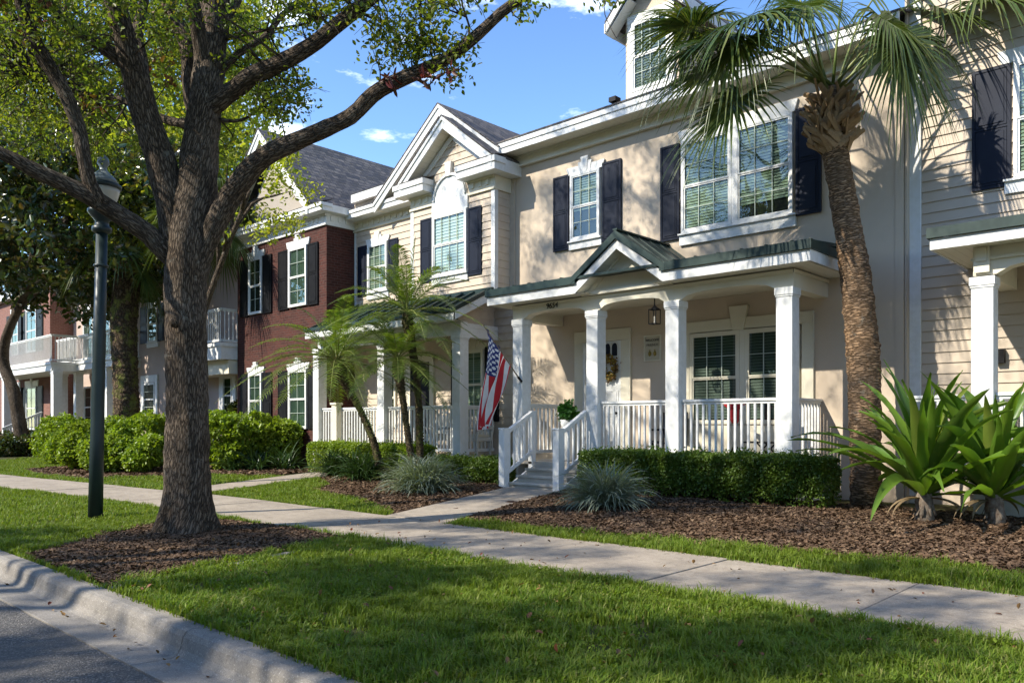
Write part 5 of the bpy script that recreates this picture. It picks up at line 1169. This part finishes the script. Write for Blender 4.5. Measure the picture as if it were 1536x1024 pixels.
# ================================================================== fan palms
def fan(mb, pet, hub, dr, nrm, R, nseg=46, spread=2.2, droop=.5, w=.021):
    hub = Vector(hub); dr = Vector(dr).normalized(); nrm = Vector(nrm); s = dr.cross(nrm).normalized(); nrm = s.cross(dr).normalized()
    for i in range(nseg):
        a = (i / (nseg - 1) * 2 - 1) * spread; a += random.gauss(0, .02)
        rib = dr * math.cos(a) + s * math.sin(a); start = hub + dr * (.22 * R * (1 - abs(a) / spread))
        ln = R * (.62 + .38 * math.cos(a * .55)) * random.uniform(.9, 1.06); cup = nrm * (.22 * (abs(a) / spread) ** 1.2)
        side = rib.cross(nrm).normalized(); pts = []; dj = random.uniform(.6, 2.2)
        for k, t in enumerate((0, .3, .58, .8, 1.0)):
            p = start + (rib + cup) * (ln * t) + Vector((0, 0, -1)) * (droop * ln * (max(0, t - .25) ** 2) * dj)
            ww = w * R * (.25, 1.25, .9, .45, .04)[k]; f = nrm * (ww * .35)
            pts.append((p + side * ww + f, p, p - side * ww + f))
        n0 = len(mb.v)
        for q in pts: mb.v += [tuple(v) for v in q]
        for k in range(4):
            b = n0 + k * 3; mb.f += [(b, b + 1, b + 4, b + 3), (b + 1, b + 2, b + 5, b + 4)]
def petiole(mb, a, b, r=.018, sag=.12):
    a = Vector(a); b = Vector(b); m_ = a.lerp(b, .5) + Vector((0, 0, sag * (b - a).length))
    mb.tube([a, a.lerp(m_, .55) + Vector((0, 0, .02)), m_, m_.lerp(b, .55) + Vector((0, 0, .01)), b], [r * 1.8, r * 1.2, r, r * .85, r * .7], 6)
VR_ = Vector((RX, RY, 0)); VF = Vector((FX, FY, 0)); UP = Vector((0, 0, 1))
def fan_palm(label, loc, trunk_pts, top, fronds, boots=True, tmat=None, group='sabal palms', bootcols=60, bz=(0, 0), rb=.3, seed=1):
    random.seed(seed)
    t = thing('sabal_palm', loc, label, 'palm tree', group)
    P, R = smooth_path(*trunk_pts, .05); m = MB()
    m.tube(P, R, 22, .10, 5, fn=lambda k, a, p: 1 + .035 * math.sin(p.z * 70 + 2.2 * math.sin(a * 2) + mn.noise(p * 3) * 5) + .04 * mn.noise(Vector((a * 3, p.z * 9, 0)))); m.build('trunk', tmat or M['palmtrunk'], t, True)
    if boots:
        m = MB(); z0, z1 = bz
        for k in range(bootcols):
            f = k / bootcols; z = z0 + (z1 - z0) * f; i = min(range(len(P)), key=lambda q: abs(P[q].z - z)); c = P[i]; a = k * 2.399 + random.gauss(0, .15)
            rr = rb * (.78 + .30 * math.sin(PI * min(1, f * 1.1))); d = Vector((math.cos(a), math.sin(a), 0)); s = Vector((-math.sin(a), math.cos(a), 0)) * random.choice((-1, 1))
            A = Vector((c.x, c.y, z)) + d * rr * .62; ln = random.uniform(.24, .42); lean_ = random.uniform(.15, .75); E_ = A + (d * lean_ + s * random.uniform(.35, 1.3) + Vector((0, 0, random.uniform(.5, 1.1)))).normalized() * ln
            w0, w1 = .058, .034; u = (E_ - A).normalized(); sd = u.cross(d).normalized(); th = .022; n0 = len(m.v)
            for p, w_ in ((A - u * .08, w0), (A.lerp(E_, .5), (w0 + w1) / 2), (E_, w1)):
                m.v += [tuple(p + sd * w_ + d * th * .3), tuple(p + d * th), tuple(p - sd * w_ + d * th * .3), tuple(p - d * th)]
            for q in range(2):
                b = n0 + q * 4; m.f += [(b + r_, b + (r_ + 1) % 4, b + 4 + (r_ + 1) % 4, b + 4 + r_) for r_ in range(4)]
            m.f.append((n0 + 11, n0 + 10, n0 + 9, n0 + 8))
        m.build('boots', M['boot'], t)
    mp_ = MB(); mf = MB(); top = Vector(top)
    for fr in fronds:
        hub, dr, nrm, R_, dp = fr[:5]; nrm = Vector(nrm) + UP * .5 + VF * .45; petiole(mp_, top + Vector((random.gauss(0, .05), random.gauss(0, .05), random.uniform(-.15, .1))), hub, .017, fr[5] if len(fr) > 5 else .12)
        fan(mf, None, hub, dr, nrm, R_, droop=dp, nseg=54)
    mp_.build('petioles', M['petiole'], t, True); mf.build('fronds', M['frond'], t)
    return t
PD = 12.75 / ray(1290)[1]
def pp_(px, py, d=0): return at(px, py, PD + d)
tp = [(1298, 740, 56), (1299, 700, 52), (1297, 600, 56), (1294, 520, 56), (1288, 460, 54), (1281, 400, 52), (1273, 350, 48), (1265, 300, 46), (1257, 250, 44), (1250, 215, 44), (1247, 180, 46), (1246, 150, 40), (1246, 130, 20)]
Pp = [pp_(a, b) for a, b, w in tp]; Rp = [w * .83 / F * PD / 2 for a, b, w in tp]; Pp[0].z = -.05
VR_ = Vector((RX, RY, 0)); VF = Vector((FX, FY, 0)); UP = Vector((0, 0, 1))
def D(r, u, f=0.0): return VR_ * r + UP * u + VF * f
fr = [  # hub, direction, normal, radius, droop
 (pp_(1110, 60, -.5), D(-1, -.12, -.2), D(-.2, .5, -1), 1.30, .45), (pp_(1075, 25, .4), D(-1, .25, .2), D(0, .6, -1), 1.3, .4), (pp_(1110, 148, -.2), D(-.75, -.65, -.1), D(-.3, .6, -1), 1.20, .5, .22),
 (pp_(1118, 62, -.6), D(-.7, -.7, -.2), D(-.4, .4, -1), 1.0, .8), (pp_(1180, 20, -.5), D(-.35, -.3, -.5), D(0, .7, -1), .95, .8), (pp_(1190, -20, .6), D(-.3, .8, .2), D(0, .3, -1), 1.1, .4),
 (pp_(1205, 5, -.9), D(-.1, -.4, -.6), D(0, .8, -1), 1.0, .9), (pp_(1270, -40, -.3), D(.2, .9, -.1), D(0, 0, -1), 1.15, .4), (pp_(1320, 25, -.7), D(.35, -.55, -.4), D(.2, .6, -1), 1.05, 1.0),
 (pp_(1350, 45, -.3), D(.5, -.8, -.2), D(.3, .5, -1), 1.1, .9), (pp_(1345, 60, -.8), D(.15, -1, -.2), D(.1, .2, -1), 1.15, .6), (pp_(1400, 20, .2), D(1, -.2, 0), D(.2, .7, -1), 1.2, .8),
 (pp_(1385, 60, .5), D(.8, -.6, .2), D(.3, .6, -1), 1.15, .8), (pp_(1470, 5, -.4), D(1, .0, -.2), D(0, .8, -1), 1.1, .8), (pp_(1440, -30, .2), D(.9, .4, 0), D(0, .6, -1), 1.2, .6), (pp_(1330, -30, .8), D(.4, .7, .3), D(0, .3, -1), 1.1, .5),
 (pp_(1085, 100, .3), D(-1, -.25, .1), D(0, .8, -.4), 1.2, .5), (pp_(1050, 40, -.2), D(-1, .05, 0), D(0, .8, -.4), 1.1, .5), (pp_(1140, 30, -.9), D(-.7, -.3, -.5), D(0, .8, -.6), 1.15, .6), (pp_(1150, -20, .2), D(-.7, .6, 0), D(0, .5, -1), 1.15, .5), (pp_(1045, 75, .1), D(-1, -.4, 0), D(0, .7, -1), .95, .9)]
fan_palm('tall sabal palm with crosshatched old boots in front of the cream house', (Pp[0].x, Pp[0].y, 0), (Pp, Rp), pp_(1246, 140), fr, bz=(pp_(1247, 232).z, pp_(1247, 150).z), rb=.34, bootcols=105, seed=4)
# mossy palm and its neighbour further down the street
def simple_fronds(c, n, R, pl, rs, droop=.7, lo=-.3):
    out = []
    for k in range(n):
        a = k * 2.399; el = lo + (1.3 - lo) * (k / n) + rs.gauss(0, .08); d = Vector((math.cos(a) * math.cos(el), math.sin(a) * math.cos(el), math.sin(el)))
        hub = Vector(c) + d * pl; out.append((hub, d + Vector((0, 0, -.45)), Vector((d.x * -.3, d.y * -.3, 1)), R, droop))
    return out
rs = random.Random(5)
b = at(190, 680, 27); c = at(196, 385, 27); P_ = [Vector((b.x, b.y, -.05)), at(190, 640, 27), at(188, 560, 27), at(186, 480, 27), at(190, 430, 27), at(196, 385, 27)]; R_ = [w / F * 27 / 2 for w in (46, 38, 35, 38, 38, 24)]
fan_palm('sabal palm with a thick mossy trunk behind the hedge and lamp post', (b.x, b.y, 0), (P_, R_), c, simple_fronds(c, 13, 1.15, 1.15, rs, lo=-.5), tmat=M['mossbark'], bz=(at(0, 470, 27).z, at(0, 395, 27).z), rb=.34, bootcols=26, seed=6)
b = at(290, 690, 25); c = at(318, 345, 25); P_ = [Vector((b.x, b.y, -.05)), at(290, 500, 25), at(300, 400, 25), c]; R_ = [.22, .19, .19, .15]
fan_palm('sabal palm whose fronds show right behind the oak trunk beside the brick house', (b.x, b.y, 0), (P_, R_), c, simple_fronds(c, 18, 1.1, 1.1, rs), boots=False, tmat=M['mossbark'], seed=7)

# ================================================================== small date palms
def date_frond(mb, mp, base, dr, ln, droop, seed, w=.32):
    rs = random.Random(seed); base = Vector(base); dr = Vector(dr).normalized(); n = 26; pts = []; 
    for k in range(n + 1):
        t = k / n; pts.append(base + dr * (ln * t) + Vector((0, 0, -1)) * (droop * ln * t ** 2.0))
    mp.tube(pts[::2], [.011 * (1 - .8 * k / (n // 2)) + .002 for k in range(len(pts[::2]))], 5)
    for k in range(3, n + 1):
        for sub in (0, .5):
            t = (k + sub) / n
            if t > 1: continue
            p = pts[k].lerp(pts[min(k + 1, n)], sub); tg = (pts[min(k + 1, n)] - pts[k - 1]).normalized(); s = tg.cross(Vector((0, 0, 1)))
            if s.length < .05: s = Vector((1, 0, 0))
            s.normalize(); nn = s.cross(tg)
            L_ = w * (math.sin(PI * min(1, .12 + t * .9)) ** .7) * rs.uniform(.85, 1.15)
            for sg in (-1, 1):
                d = (s * sg + tg * rs.uniform(.55, .8) + nn * rs.uniform(.1, .35)).normalized(); e = p + d * L_ + Vector((0, 0, -.22 * L_)); q = p + d * L_ * .5 + Vector((0, 0, -.01)); wd = tg * .0115
                n0 = len(mb.v); mb.v += [tuple(p - wd * .4), tuple(p + wd * .4), tuple(q + wd), tuple(q - wd), tuple(e)]; mb.f += [(n0, n0 + 1, n0 + 2, n0 + 3), (n0 + 3, n0 + 2, n0 + 4)]
def date_palm(label, tp, d, nf, ln, seed, special=()):
    rs = random.Random(seed); P = [at(a, b, d) for a, b, w in tp]; R = [w * .66 / F * d / 2 for a, b, w in tp]; P[0].z = .02
    t = thing('date_palm', (P[0].x, P[0].y, 0), label, 'palm tree', 'small date palms in the bed'); c = P[-1].copy(); P, R = smooth_path(P, R, .03); m = MB()
    m.tube(P, R, 12, .2, 12, fn=lambda k, a, p: 1 + .13 * math.sin(p.z * 95 + a * 2) + .1 * mn.noise(p * 25)); m.build('trunk', M['smallpalm'], t, True)
    m = MB()
    for k in range(34):
        a = k * 2.399; f = k / 34; q = P[int(len(P) * (.86 + .13 * f))]; dd_ = Vector((math.cos(a), math.sin(a), .7)); A = q + dd_ * .02; m.beam(A, A + dd_.normalized() * rs.uniform(.06, .12), .022, .012)
    m.build('boots', M['boot'], t)
    mf, mp = MB(), MB()
    for k in range(nf):
        a = k * 2.399 + rs.gauss(0, .15); el = -.45 + 1.65 * (k / nf) ** 1.15; dr = Vector((math.cos(a) * math.cos(el), math.sin(a) * math.cos(el), math.sin(el)))
        date_frond(mf, mp, c + dr * .03, dr + Vector((0, 0, .35)), ln * rs.uniform(.85, 1.15), .34 + .20 * math.cos(el), seed * 100 + k)
    for (dr, l, dp) in special: date_frond(mf, mp, c, dr, l, dp, seed * 100 + 77)
    mp.build('petioles', M['petiole'], t); mf.build('fronds', M['datefrond'], t); return t
date_palm('leaning date palm on the left of the group before the siding house porch', [(575, 712, 22), (562, 668, 17), (545, 625, 15), (528, 592, 16), (516, 572, 22), (509, 555, 34), (505, 540, 26)], 18.2, 36, 2.35, 3, special=((D(-1, .35), 2.0, .42), (D(-1, .12), 1.85, .42), (D(-.8, .6), 1.8, .5)))
date_palm('middle date palm with a slim upright trunk, shortest of the group', [(624, 715, 20), (616, 680, 16), (610, 640, 14), (603, 590, 16), (598, 560, 26), (596, 538, 22)], 17.6, 26, 1.7, 4)
date_palm('tallest date palm of the group, crown against the metal porch roof', [(632, 715, 20), (630, 680, 17), (629, 620, 16), (624, 560, 16), (617, 515, 20), (612, 485, 28), (611, 468, 20)], 17.9, 32, 2.2, 5, special=((D(.1, 1), 1.9, .1), (D(-.25, 1), 1.9, .2), (D(1, .3), 1.4, .5)))

# ================================================================== strap leaved plants
def strap(mb, base, az, el, ln, w, droop, fold=.35, n=9, tw=0.0, wav=0.0):
    base = Vector(base); h = Vector((math.cos(az), math.sin(az), 0)); s0 = Vector((-math.sin(az), math.cos(az), 0)); prev = None; p = base.copy(); e = el; st = ln / n; n0 = len(mb.v)
    for k in range(n + 1):
        t = k / n; d = h * math.cos(e) + UP * math.sin(e); nrm = (UP * math.cos(e) - h * math.sin(e)); s = (s0 * math.cos(tw * t) + nrm * math.sin(tw * t)).normalized(); nn = s.cross(d).normalized() * -1
        if nn.z < 0: nn = -nn
        ww = w * (.60 + .40 * math.sin(PI / 2 * min(1, t / .35)) if t < .35 else max(.015, (1 - ((t - .35) / .65) ** 1.7))) * .5
        o = math.sin(t * 17 + az * 5) * wav
        mb.v += [tuple(p + s * ww + nn * (ww * fold + o)), tuple(p), tuple(p - s * ww + nn * (ww * fold - o))]
        p = p + d * st; e -= droop / n * (.4 + 1.6 * t)
    for k in range(n):
        b = n0 + k * 3; mb.f += [(b, b + 1, b + 4, b + 3), (b + 1, b + 2, b + 5, b + 4)]
def crinum(label, x, y, n, seed, sc_=1.0):
    rs = random.Random(seed); z = gz(y); t = thing('crinum_plant', (x, y, z), label, 'plant', 'giant strap leaved plants'); m = MB()
    m.tube([(x, y, z - .03), (x + .01, y, z + .12), (x, y, z + .26), (x, y, z + .40)], [.13, .10, .11, .09], 14, .35, 9)
    for k in range(10):
        a = k * 2.399; m.beam((x + .09 * math.cos(a), y + .09 * math.sin(a), z + .30 - .02 * k), (x + .14 * math.cos(a), y + .14 * math.sin(a), z + .08), .05, .01)
    m.build('stem', simple('crinum_stem', (.22, .18, .14), (.10, .07, .05), 16, .9, .6, 40, .01), t, True)
    m = MB()
    for k in range(n):
        a = k * 2.399 + rs.gauss(0, .12); f = k / n; el = .26 + 1.22 * f ** .7 + rs.gauss(0, .10)
        strap(m, (x + .05 * math.cos(a), y + .05 * math.sin(a), z + .32 + .12 * f), a, el, (1.80 - .35 * f) * sc_ * rs.uniform(.8, 1.15),   .155 * rs.uniform(.75, 1.25), .6 + .8 * rs.random() - .35 * f, .6, 12, rs.gauss(0, .8), .014)
    m.build('leaves', M['strap'], t, True)
    m = MB()
    for k in range(5):
        a = rs.uniform(0, 6.28); strap(m, (x, y, z + .3), a, .05, .6, .07, 1.3, .5, 8)
    m.build('dry_leaves', M['dryblade'], t); return t
p = at(1386, 780, 10.5); crinum('giant strap leaved plant nearest the sabal palm, one yellow tipped leaf low on its left', p.x, p.y, 52, 2, 1.05)
p = at(1490, 785, 10.1); crinum('giant strap leaved plant in the mulch at the right edge', p.x, p.y, 46, 9, 1.0)
p = at(1565, 770, 10.6); crinum('giant strap leaved plant, mostly cut off by the right edge', p.x, p.y + .3, 24, 12, .9)
def tuft(name, label, x, y, n, ln, w, mat, seed, cat='plant', group=None, elr=(.35, 1.5), dr=(1.1, 2.0), spread=.14):
    rs = random.Random(seed); z = gz(y); t = thing(name, (x, y, z), label, cat, group); m = MB()
    for k in range(n):
        a = rs.uniform(0, 6.283); r = spread * math.sqrt(rs.random()); b = rs.uniform(0, 6.283)
        strap(m, (x + r * math.cos(b), y + r * math.sin(b), z), a, rs.uniform(*elr), ln * rs.uniform(.55, 1.1), w * rs.uniform(.7, 1.2), rs.uniform(*dr), .4, 6, rs.gauss(0, .4))
    m.build('leaves', mat, t); return t
p = onG(903, 764, gz(9.6)); tuft('spider_plant', 'silvery variegated grass-like clump right of the front steps', p.x, p.y + .1, 900, .92, .026, M['silver'], 1, group='silvery grass clumps', spread=.17)
p = onG(628, 741, .05); tuft('spider_plant', 'silvery variegated grass-like clump left of the path', p.x, p.y + .1, 1000, 1.0, .028, M['silver'], 2, group='silvery grass clumps', spread=.30)
for i, (px, py, lb) in enumerate(((508, 716, 'dark strap leaved clump at the left end, beside the second path'), (545, 722, 'dark strap leaved clump in front of the leaning date palm'), (585, 716, 'dark strap leaved clump right of the leaning date palm'), (662, 712, 'dark strap leaved clump behind the silvery grass clump'))):
    p = onG(px, py, .08); tuft('liriope_clump', lb, p.x, p.y, 420, .95, .032, M['liriope'], 10 + i, group='dark strap leaved clumps', spread=.28)

# ================================================================== hedges and bushes
def boxpts(x0, x1, y0, y1, z0, z1, n, rnd=.10, amp=.06, fr=2.5, gap=.35):
    dims = [(x1 - x0) * (z1 - z0), (x1 - x0) * (z1 - z0), (x1 - x0) * (y1 - y0) * 1.3, (y1 - y0) * (z1 - z0), (y1 - y0) * (z1 - z0)]
    pr = np.array(dims) / sum(dims); f = RNG.choice(5, n, p=pr); u = RNG.uniform(0, 1, n); v = RNG.uniform(0, 1, n); dp = RNG.exponential(.035, n)
    X = np.where(f == 3, x0 + dp, np.where(f == 4, x1 - dp, x0 + u * (x1 - x0))); Y = np.where(f == 0, y0 + dp, np.where(f == 1, y1 - dp, np.where(f == 2, y0 + v * (y1 - y0), y0 + u * (y1 - y0)))); Z = np.where(f == 2, z1 - dp, z0 + v * (z1 - z0))
    # rounded edges and uneven surface
    cz = np.clip((Z - (z1 - rnd)) / rnd, 0, 1); cy = (Y - (y0 + y1) / 2) / ((y1 - y0) / 2); Z = Z - rnd * .7 * np.clip(np.abs(cy) - .7, 0, 1) * cz / .3 * .6
    nz = np.array([mn.noise(Vector((a * fr, b * fr, c * fr))) for a, b, c in zip(X, Y, Z)]); nz2 = np.array([mn.noise(Vector((a * fr * 3 + 7, b * fr * 3, c * fr * 3))) for a, b, c in zip(X, Y, Z)])
    low = np.clip((z0 + gap - Z) / gap, 0, 1); keep = RNG.uniform(0, 1, n) > low * .75 + np.clip(-nz2 * .8, 0, .5) * (f != 2)
    Y = Y + (nz * amp + low * .15) * np.where(f == 0, -1, 1) * np.where(f == 0, 1, .3) + np.where(f == 0, low * .22, 0); Z = Z + nz * amp * .8 * (f == 2); X = X + nz * amp
    up_ = (f == 2) & (RNG.uniform(0, 1, n) < .05); Z = Z + up_ * RNG.uniform(.02, .10, n)
    return np.stack([X, Y, Z], 1)[keep]
def hedge(label, x0, x1, y0, y1, z0, z1, n, sz, mat, group, amp=.05, name='hedge', gap=.35, up=1.0):
    t = thing(name, ((x0 + x1) / 2, (y0 + y1) / 2, z0), label, 'hedge' if name == 'hedge' else 'shrub', group)
    m = MB(); k = max(2, int((x1 - x0) / .35))
    for i in range(k):
        x = x0 + .15 + (x1 - x0 - .3) * (i + RNG.uniform(.2, .8)) / k; y = (y0 + y1) / 2 + RNG.uniform(-.15, .15)
        for j in range(4): m.tube([(x, y, z0 - .02), (x + RNG.uniform(-.12, .12), y + RNG.uniform(-.15, .05), z0 + (z1 - z0) * .4), (x + RNG.uniform(-.25, .25), y + RNG.uniform(-.3, .2), z1 - .12)], [.018, .012, .006], 5)
    m.build('stems', M['twig'], t)
    P = boxpts(x0, x1, y0, y1, z0 + .02, z1, n, amp=amp, gap=gap); q = int(n * .35)
    I = np.stack([RNG.uniform(x0 + .12, x1 - .12, q), RNG.uniform(y0 + .12, y1 - .1, q), RNG.uniform(z0 + gap * .6, z1 - .08, q)], 1)
    leaves('foliage', np.concatenate([P, I]), sz, mat, t, aspect=.62, up=up); return t
hedge('low clipped box hedge in front of the cream porch', -9.15, -4.65, 11.55, 12.22, .12, .90, 52000, .040, M['hedge'], 'clipped hedges', amp=.08)
hedge('low clipped hedge before the siding house porch', -18.2, -13.9, 11.6, 12.3, .10, .90, 30000, .048, M['bush'], 'clipped hedges')
hedge('short rounded hedge between the siding house porch and the front steps', -13.4, -11.35, 11.75, 12.25, .08, .66, 14000, .045, M['hedge'], 'clipped hedges', amp=.10)
def bush(label, cx, cy, rx, ry, h, n, sz, mat, group, seed=0, name='shrub'):
    t = thing(name, (cx, cy, gz(cy)), label, 'shrub', group); z0 = gz(cy); rs = np.random.default_rng(seed)
    m = MB()
    for j in range(14):
        a = rs.uniform(0, 6.28); r = rs.uniform(.3, .85); m.tube([(cx + .15 * math.cos(a), cy + .15 * math.sin(a), z0 - .02), (cx + rx * r * .5 * math.cos(a), cy + ry * r * .5 * math.sin(a), z0 + h * .5), (cx + rx * r * math.cos(a), cy + ry * r * math.sin(a), z0 + h * .85)], [.022, .015, .006], 5)
    m.build('stems', M['twig'], t)
    d = rs.normal(size=(n, 3)); d /= np.linalg.norm(d, axis=1)[:, None]; r = rs.uniform(.35, 1, n) ** .33
    P = d * r[:, None]; sq = np.abs(P[:, 2]) ** .7 * np.sign(P[:, 2]); P = np.stack([cx + P[:, 0] * rx, cy + P[:, 1] * ry, z0 + h * .54 + sq * h * .46], 1)
    nz = np.array([mn.noise(Vector((a * 1.8 + seed, b * 1.8, c * 1.8))) for a, b, c in P]); nz2 = np.array([mn.noise(Vector((a * 5 + seed, b * 5, c * 5))) for a, b, c in P])
    P = P + d * (nz * .35 * min(rx, 1.0))[:, None]; P = P[(nz2 > -.22)]; P = P[P[:, 2] > z0 + .03]
    leaves('foliage', P, sz, mat, t, aspect=.6, up=1.4); return t
for i, (px, py, d, rx, ry, h, n, lb) in enumerate((
    (118, 700, 24, .95, .8, 1.25, 9000, 'lime green shrub at the left end, overhanging the pavement left of the lamp post'), (100, 690, 27, 1.3, 1.0, 1.55, 9000, 'lime green shrub behind the leftmost one'),
    (165, 705, 22.5, .85, .8, 1.0, 9000, 'lime green shrub just right of the lamp post at the front'), (205, 690, 24.5, 1.3, .9, 1.55, 13000, 'broad lime green shrub behind the lamp post'), (224, 708, 22.2, .75, .6, .95, 8000, 'low lime green shrub touching the left side of the oak trunk'),
    (335, 690, 22.6, 1.0, .8, 1.55, 11000, 'lime green shrub right of the oak trunk'), (378, 690, 22.9, .9, .8, 1.5, 10000, 'middle lime green shrub before the brick house'), (420, 692, 23.2, .75, .7, 1.4, 9000, 'lime green shrub below the right brick house window'))):
    p = at(px, py, d); bush(lb, p.x, p.y, rx, ry, h, n, .10, M['bush'], 'lime green shrubs', seed=30 + i)
for i, (px, d, h, lb) in enumerate(((15, 33, .9, 'dark green low shrub at the far left edge'), (60, 34, .85, 'dark green low shrub below the rose brick house'), (360, 26.5, 1.5, 'dark shrub beside the pale window left of the brick house'))):
    p = at(px, 670, d); bush(lb, p.x, p.y, 1.5 if px < 100 else .5, .9 if px < 100 else .5, h if px < 100 else 2.0, 5000, .14, M['magnolia'], 'dark shrubs', seed=50 + i)
for i, (px, lb) in enumerate(((352, 'arching strap leaved clump under the lime shrubs, nearest the oak'), (385, 'arching strap leaved clump under the middle lime shrub'), (425, 'arching strap leaved clump at the brick corner'))):
    p = at(px, 700, 22.0); tuft('lily_clump', lb, p.x, p.y, 90, .9, .05, M['liriope'], 60 + i, group='strap leaved clumps by the brick house', spread=.25, dr=(.9, 1.8))

# ================================================================== lamp post
p = at(143, 777, 11.83); lx, ly = p.x, p.y
lp = thing('lamp_post', (lx, ly, 0), 'dark green lamp post with white globe on the grass left of the oak', 'street lamp')
m = MB(); zt = at(143, 338, 11.83).z; m.tube([(lx, ly, -.03), (lx, ly, 1.2), (lx, ly, 2.6), (lx, ly, zt - .10)], [.105, .096, .088, .08], 16, fn=lambda k, a, q: 1 + .025 * math.cos(a * 8)); m.build('pole', M['lampmetal'], lp, True)
m = MB(); m.lathe((lx, ly, zt - .12), [(.09, 0), (.135, .03), (.135, .09), (.10, .11), (.09, .17), (.15, .24), (.20, .30), (.20, .34), (.16, .37)], 20); m.build('collar', M['lampmetal'], lp, True); m = MB(); m.lathe((lx, ly, zt - .62), [(.09, 0), (.105, .01), (.105, .03), (.09, .04)], 20); m.build('collar', M['lampmetal'], lp, True)
m = MB(); m.lathe((lx, ly, zt + .24), [(.15, 0), (.19, .12), (.225, .24), (.235, .30)], 24); m.build('globe', M['whiteplastic'], lp, True)
m = MB(); m.lathe((lx, ly, zt + .24), [(.236, .30), (.255, .31), (.255, .36), (.225, .38)], 24); m.build('rim', M['lampmetal'], lp, True)
m = MB(); m.lathe((lx, ly, zt + .24), [(.224, .381), (.17, .46), (.09, .54), (.05, .58), (.05, .62), (.085, .67), (.075, .74), (.02, .80)], 24); m.build('cap', M['lampcap'], lp, True)
lp.rotation_euler = Matrix.Rotation(math.radians(1.3), 3, Vector((FX, FY, 0))).to_euler()

# ------------------------------------------------------------------ light, sky, camera
LD = Vector((.45, 1.0, -.90)).normalized()
sun = bpy.data.lights.new('sun', 'SUN'); sun.energy = 3.1; sun.angle = math.radians(0.6); sun.color = (1.0, .93, .80)
so = bpy.data.objects.new('sun', sun); C.objects.link(so); so.rotation_euler = LD.to_track_quat('-Z', 'Y').to_euler(); so.location = (0, 0, 30)
w = bpy.data.worlds.new('World'); bpy.context.scene.world = w; w.use_nodes = True; nt = w.node_tree; nt.nodes.clear()
out = N(nt, 'ShaderNodeOutputWorld'); bg = N(nt, 'ShaderNodeBackground'); bg.inputs[1].default_value = .15
sk = N(nt, 'ShaderNodeTexSky'); sk.sky_type = 'NISHITA'; sk.sun_disc = False
S = -LD; sk.sun_elevation = math.asin(S.z); sk.sun_rotation = math.atan2(S.x, S.y); sk.air_density = 1.0; sk.dust_density = .25; sk.ozone_density = 2.2; sk.altitude = 200
tc = N(nt, 'ShaderNodeTexCoord'); mp = N(nt, 'ShaderNodeMapping'); mp.inputs['Scale'].default_value = (3.2, 3.2, 9); mp.inputs['Location'].default_value = (.35, .1, .6); L(nt, tc.outputs['Generated'], mp.inputs[0])
cl = noi(nt, mp.outputs[0], 2.0, 7, .58); mask = ramp(nt, cl, [(.60, 0), (.74, .75)])
hs = N(nt, 'ShaderNodeHueSaturation'); hs.inputs['Saturation'].default_value = 1.02; hs.inputs['Value'].default_value = 5.5; dv = mixc(nt, 1.0, sk.outputs[0], (6.0, 6.0, 6.0), 'DIVIDE'); gm = N(nt, 'ShaderNodeGamma'); gm.inputs[1].default_value = 1.28; L(nt, dv, gm.inputs[0]); L(nt, gm.outputs[0], hs.inputs['Color']); col = mixc(nt, mask, hs.outputs[0], (7.5, 8.0, 8.8)); L(nt, col, bg.inputs[0]); L(nt, bg.outputs[0], out.inputs[0])
cam = bpy.data.cameras.new('Camera'); co = bpy.data.objects.new('Camera', cam); C.objects.link(co); co.location = (0, 0, EYE)
co.rotation_euler = Vector((FX, FY, 0)).to_track_quat('-Z', 'Y').to_euler()
cam.sensor_width = 36; cam.lens = 36 * F / 1536; cam.shift_y = (HZ - 512) / 1536; cam.clip_end = 2000; cam.clip_start = .05
sc = bpy.context.scene; sc.camera = co; vs = sc.view_settings
vs.view_transform = 'Standard'; vs.look = 'None'; vs.gamma = 1; vs.exposure = 1.45
sc.cycles.max_bounces = 6; sc.cycles.diffuse_bounces = 3; sc.cycles.glossy_bounces = 2; sc.cycles.transparent_max_bounces = 6; sc.cycles.transmission_bounces = 2
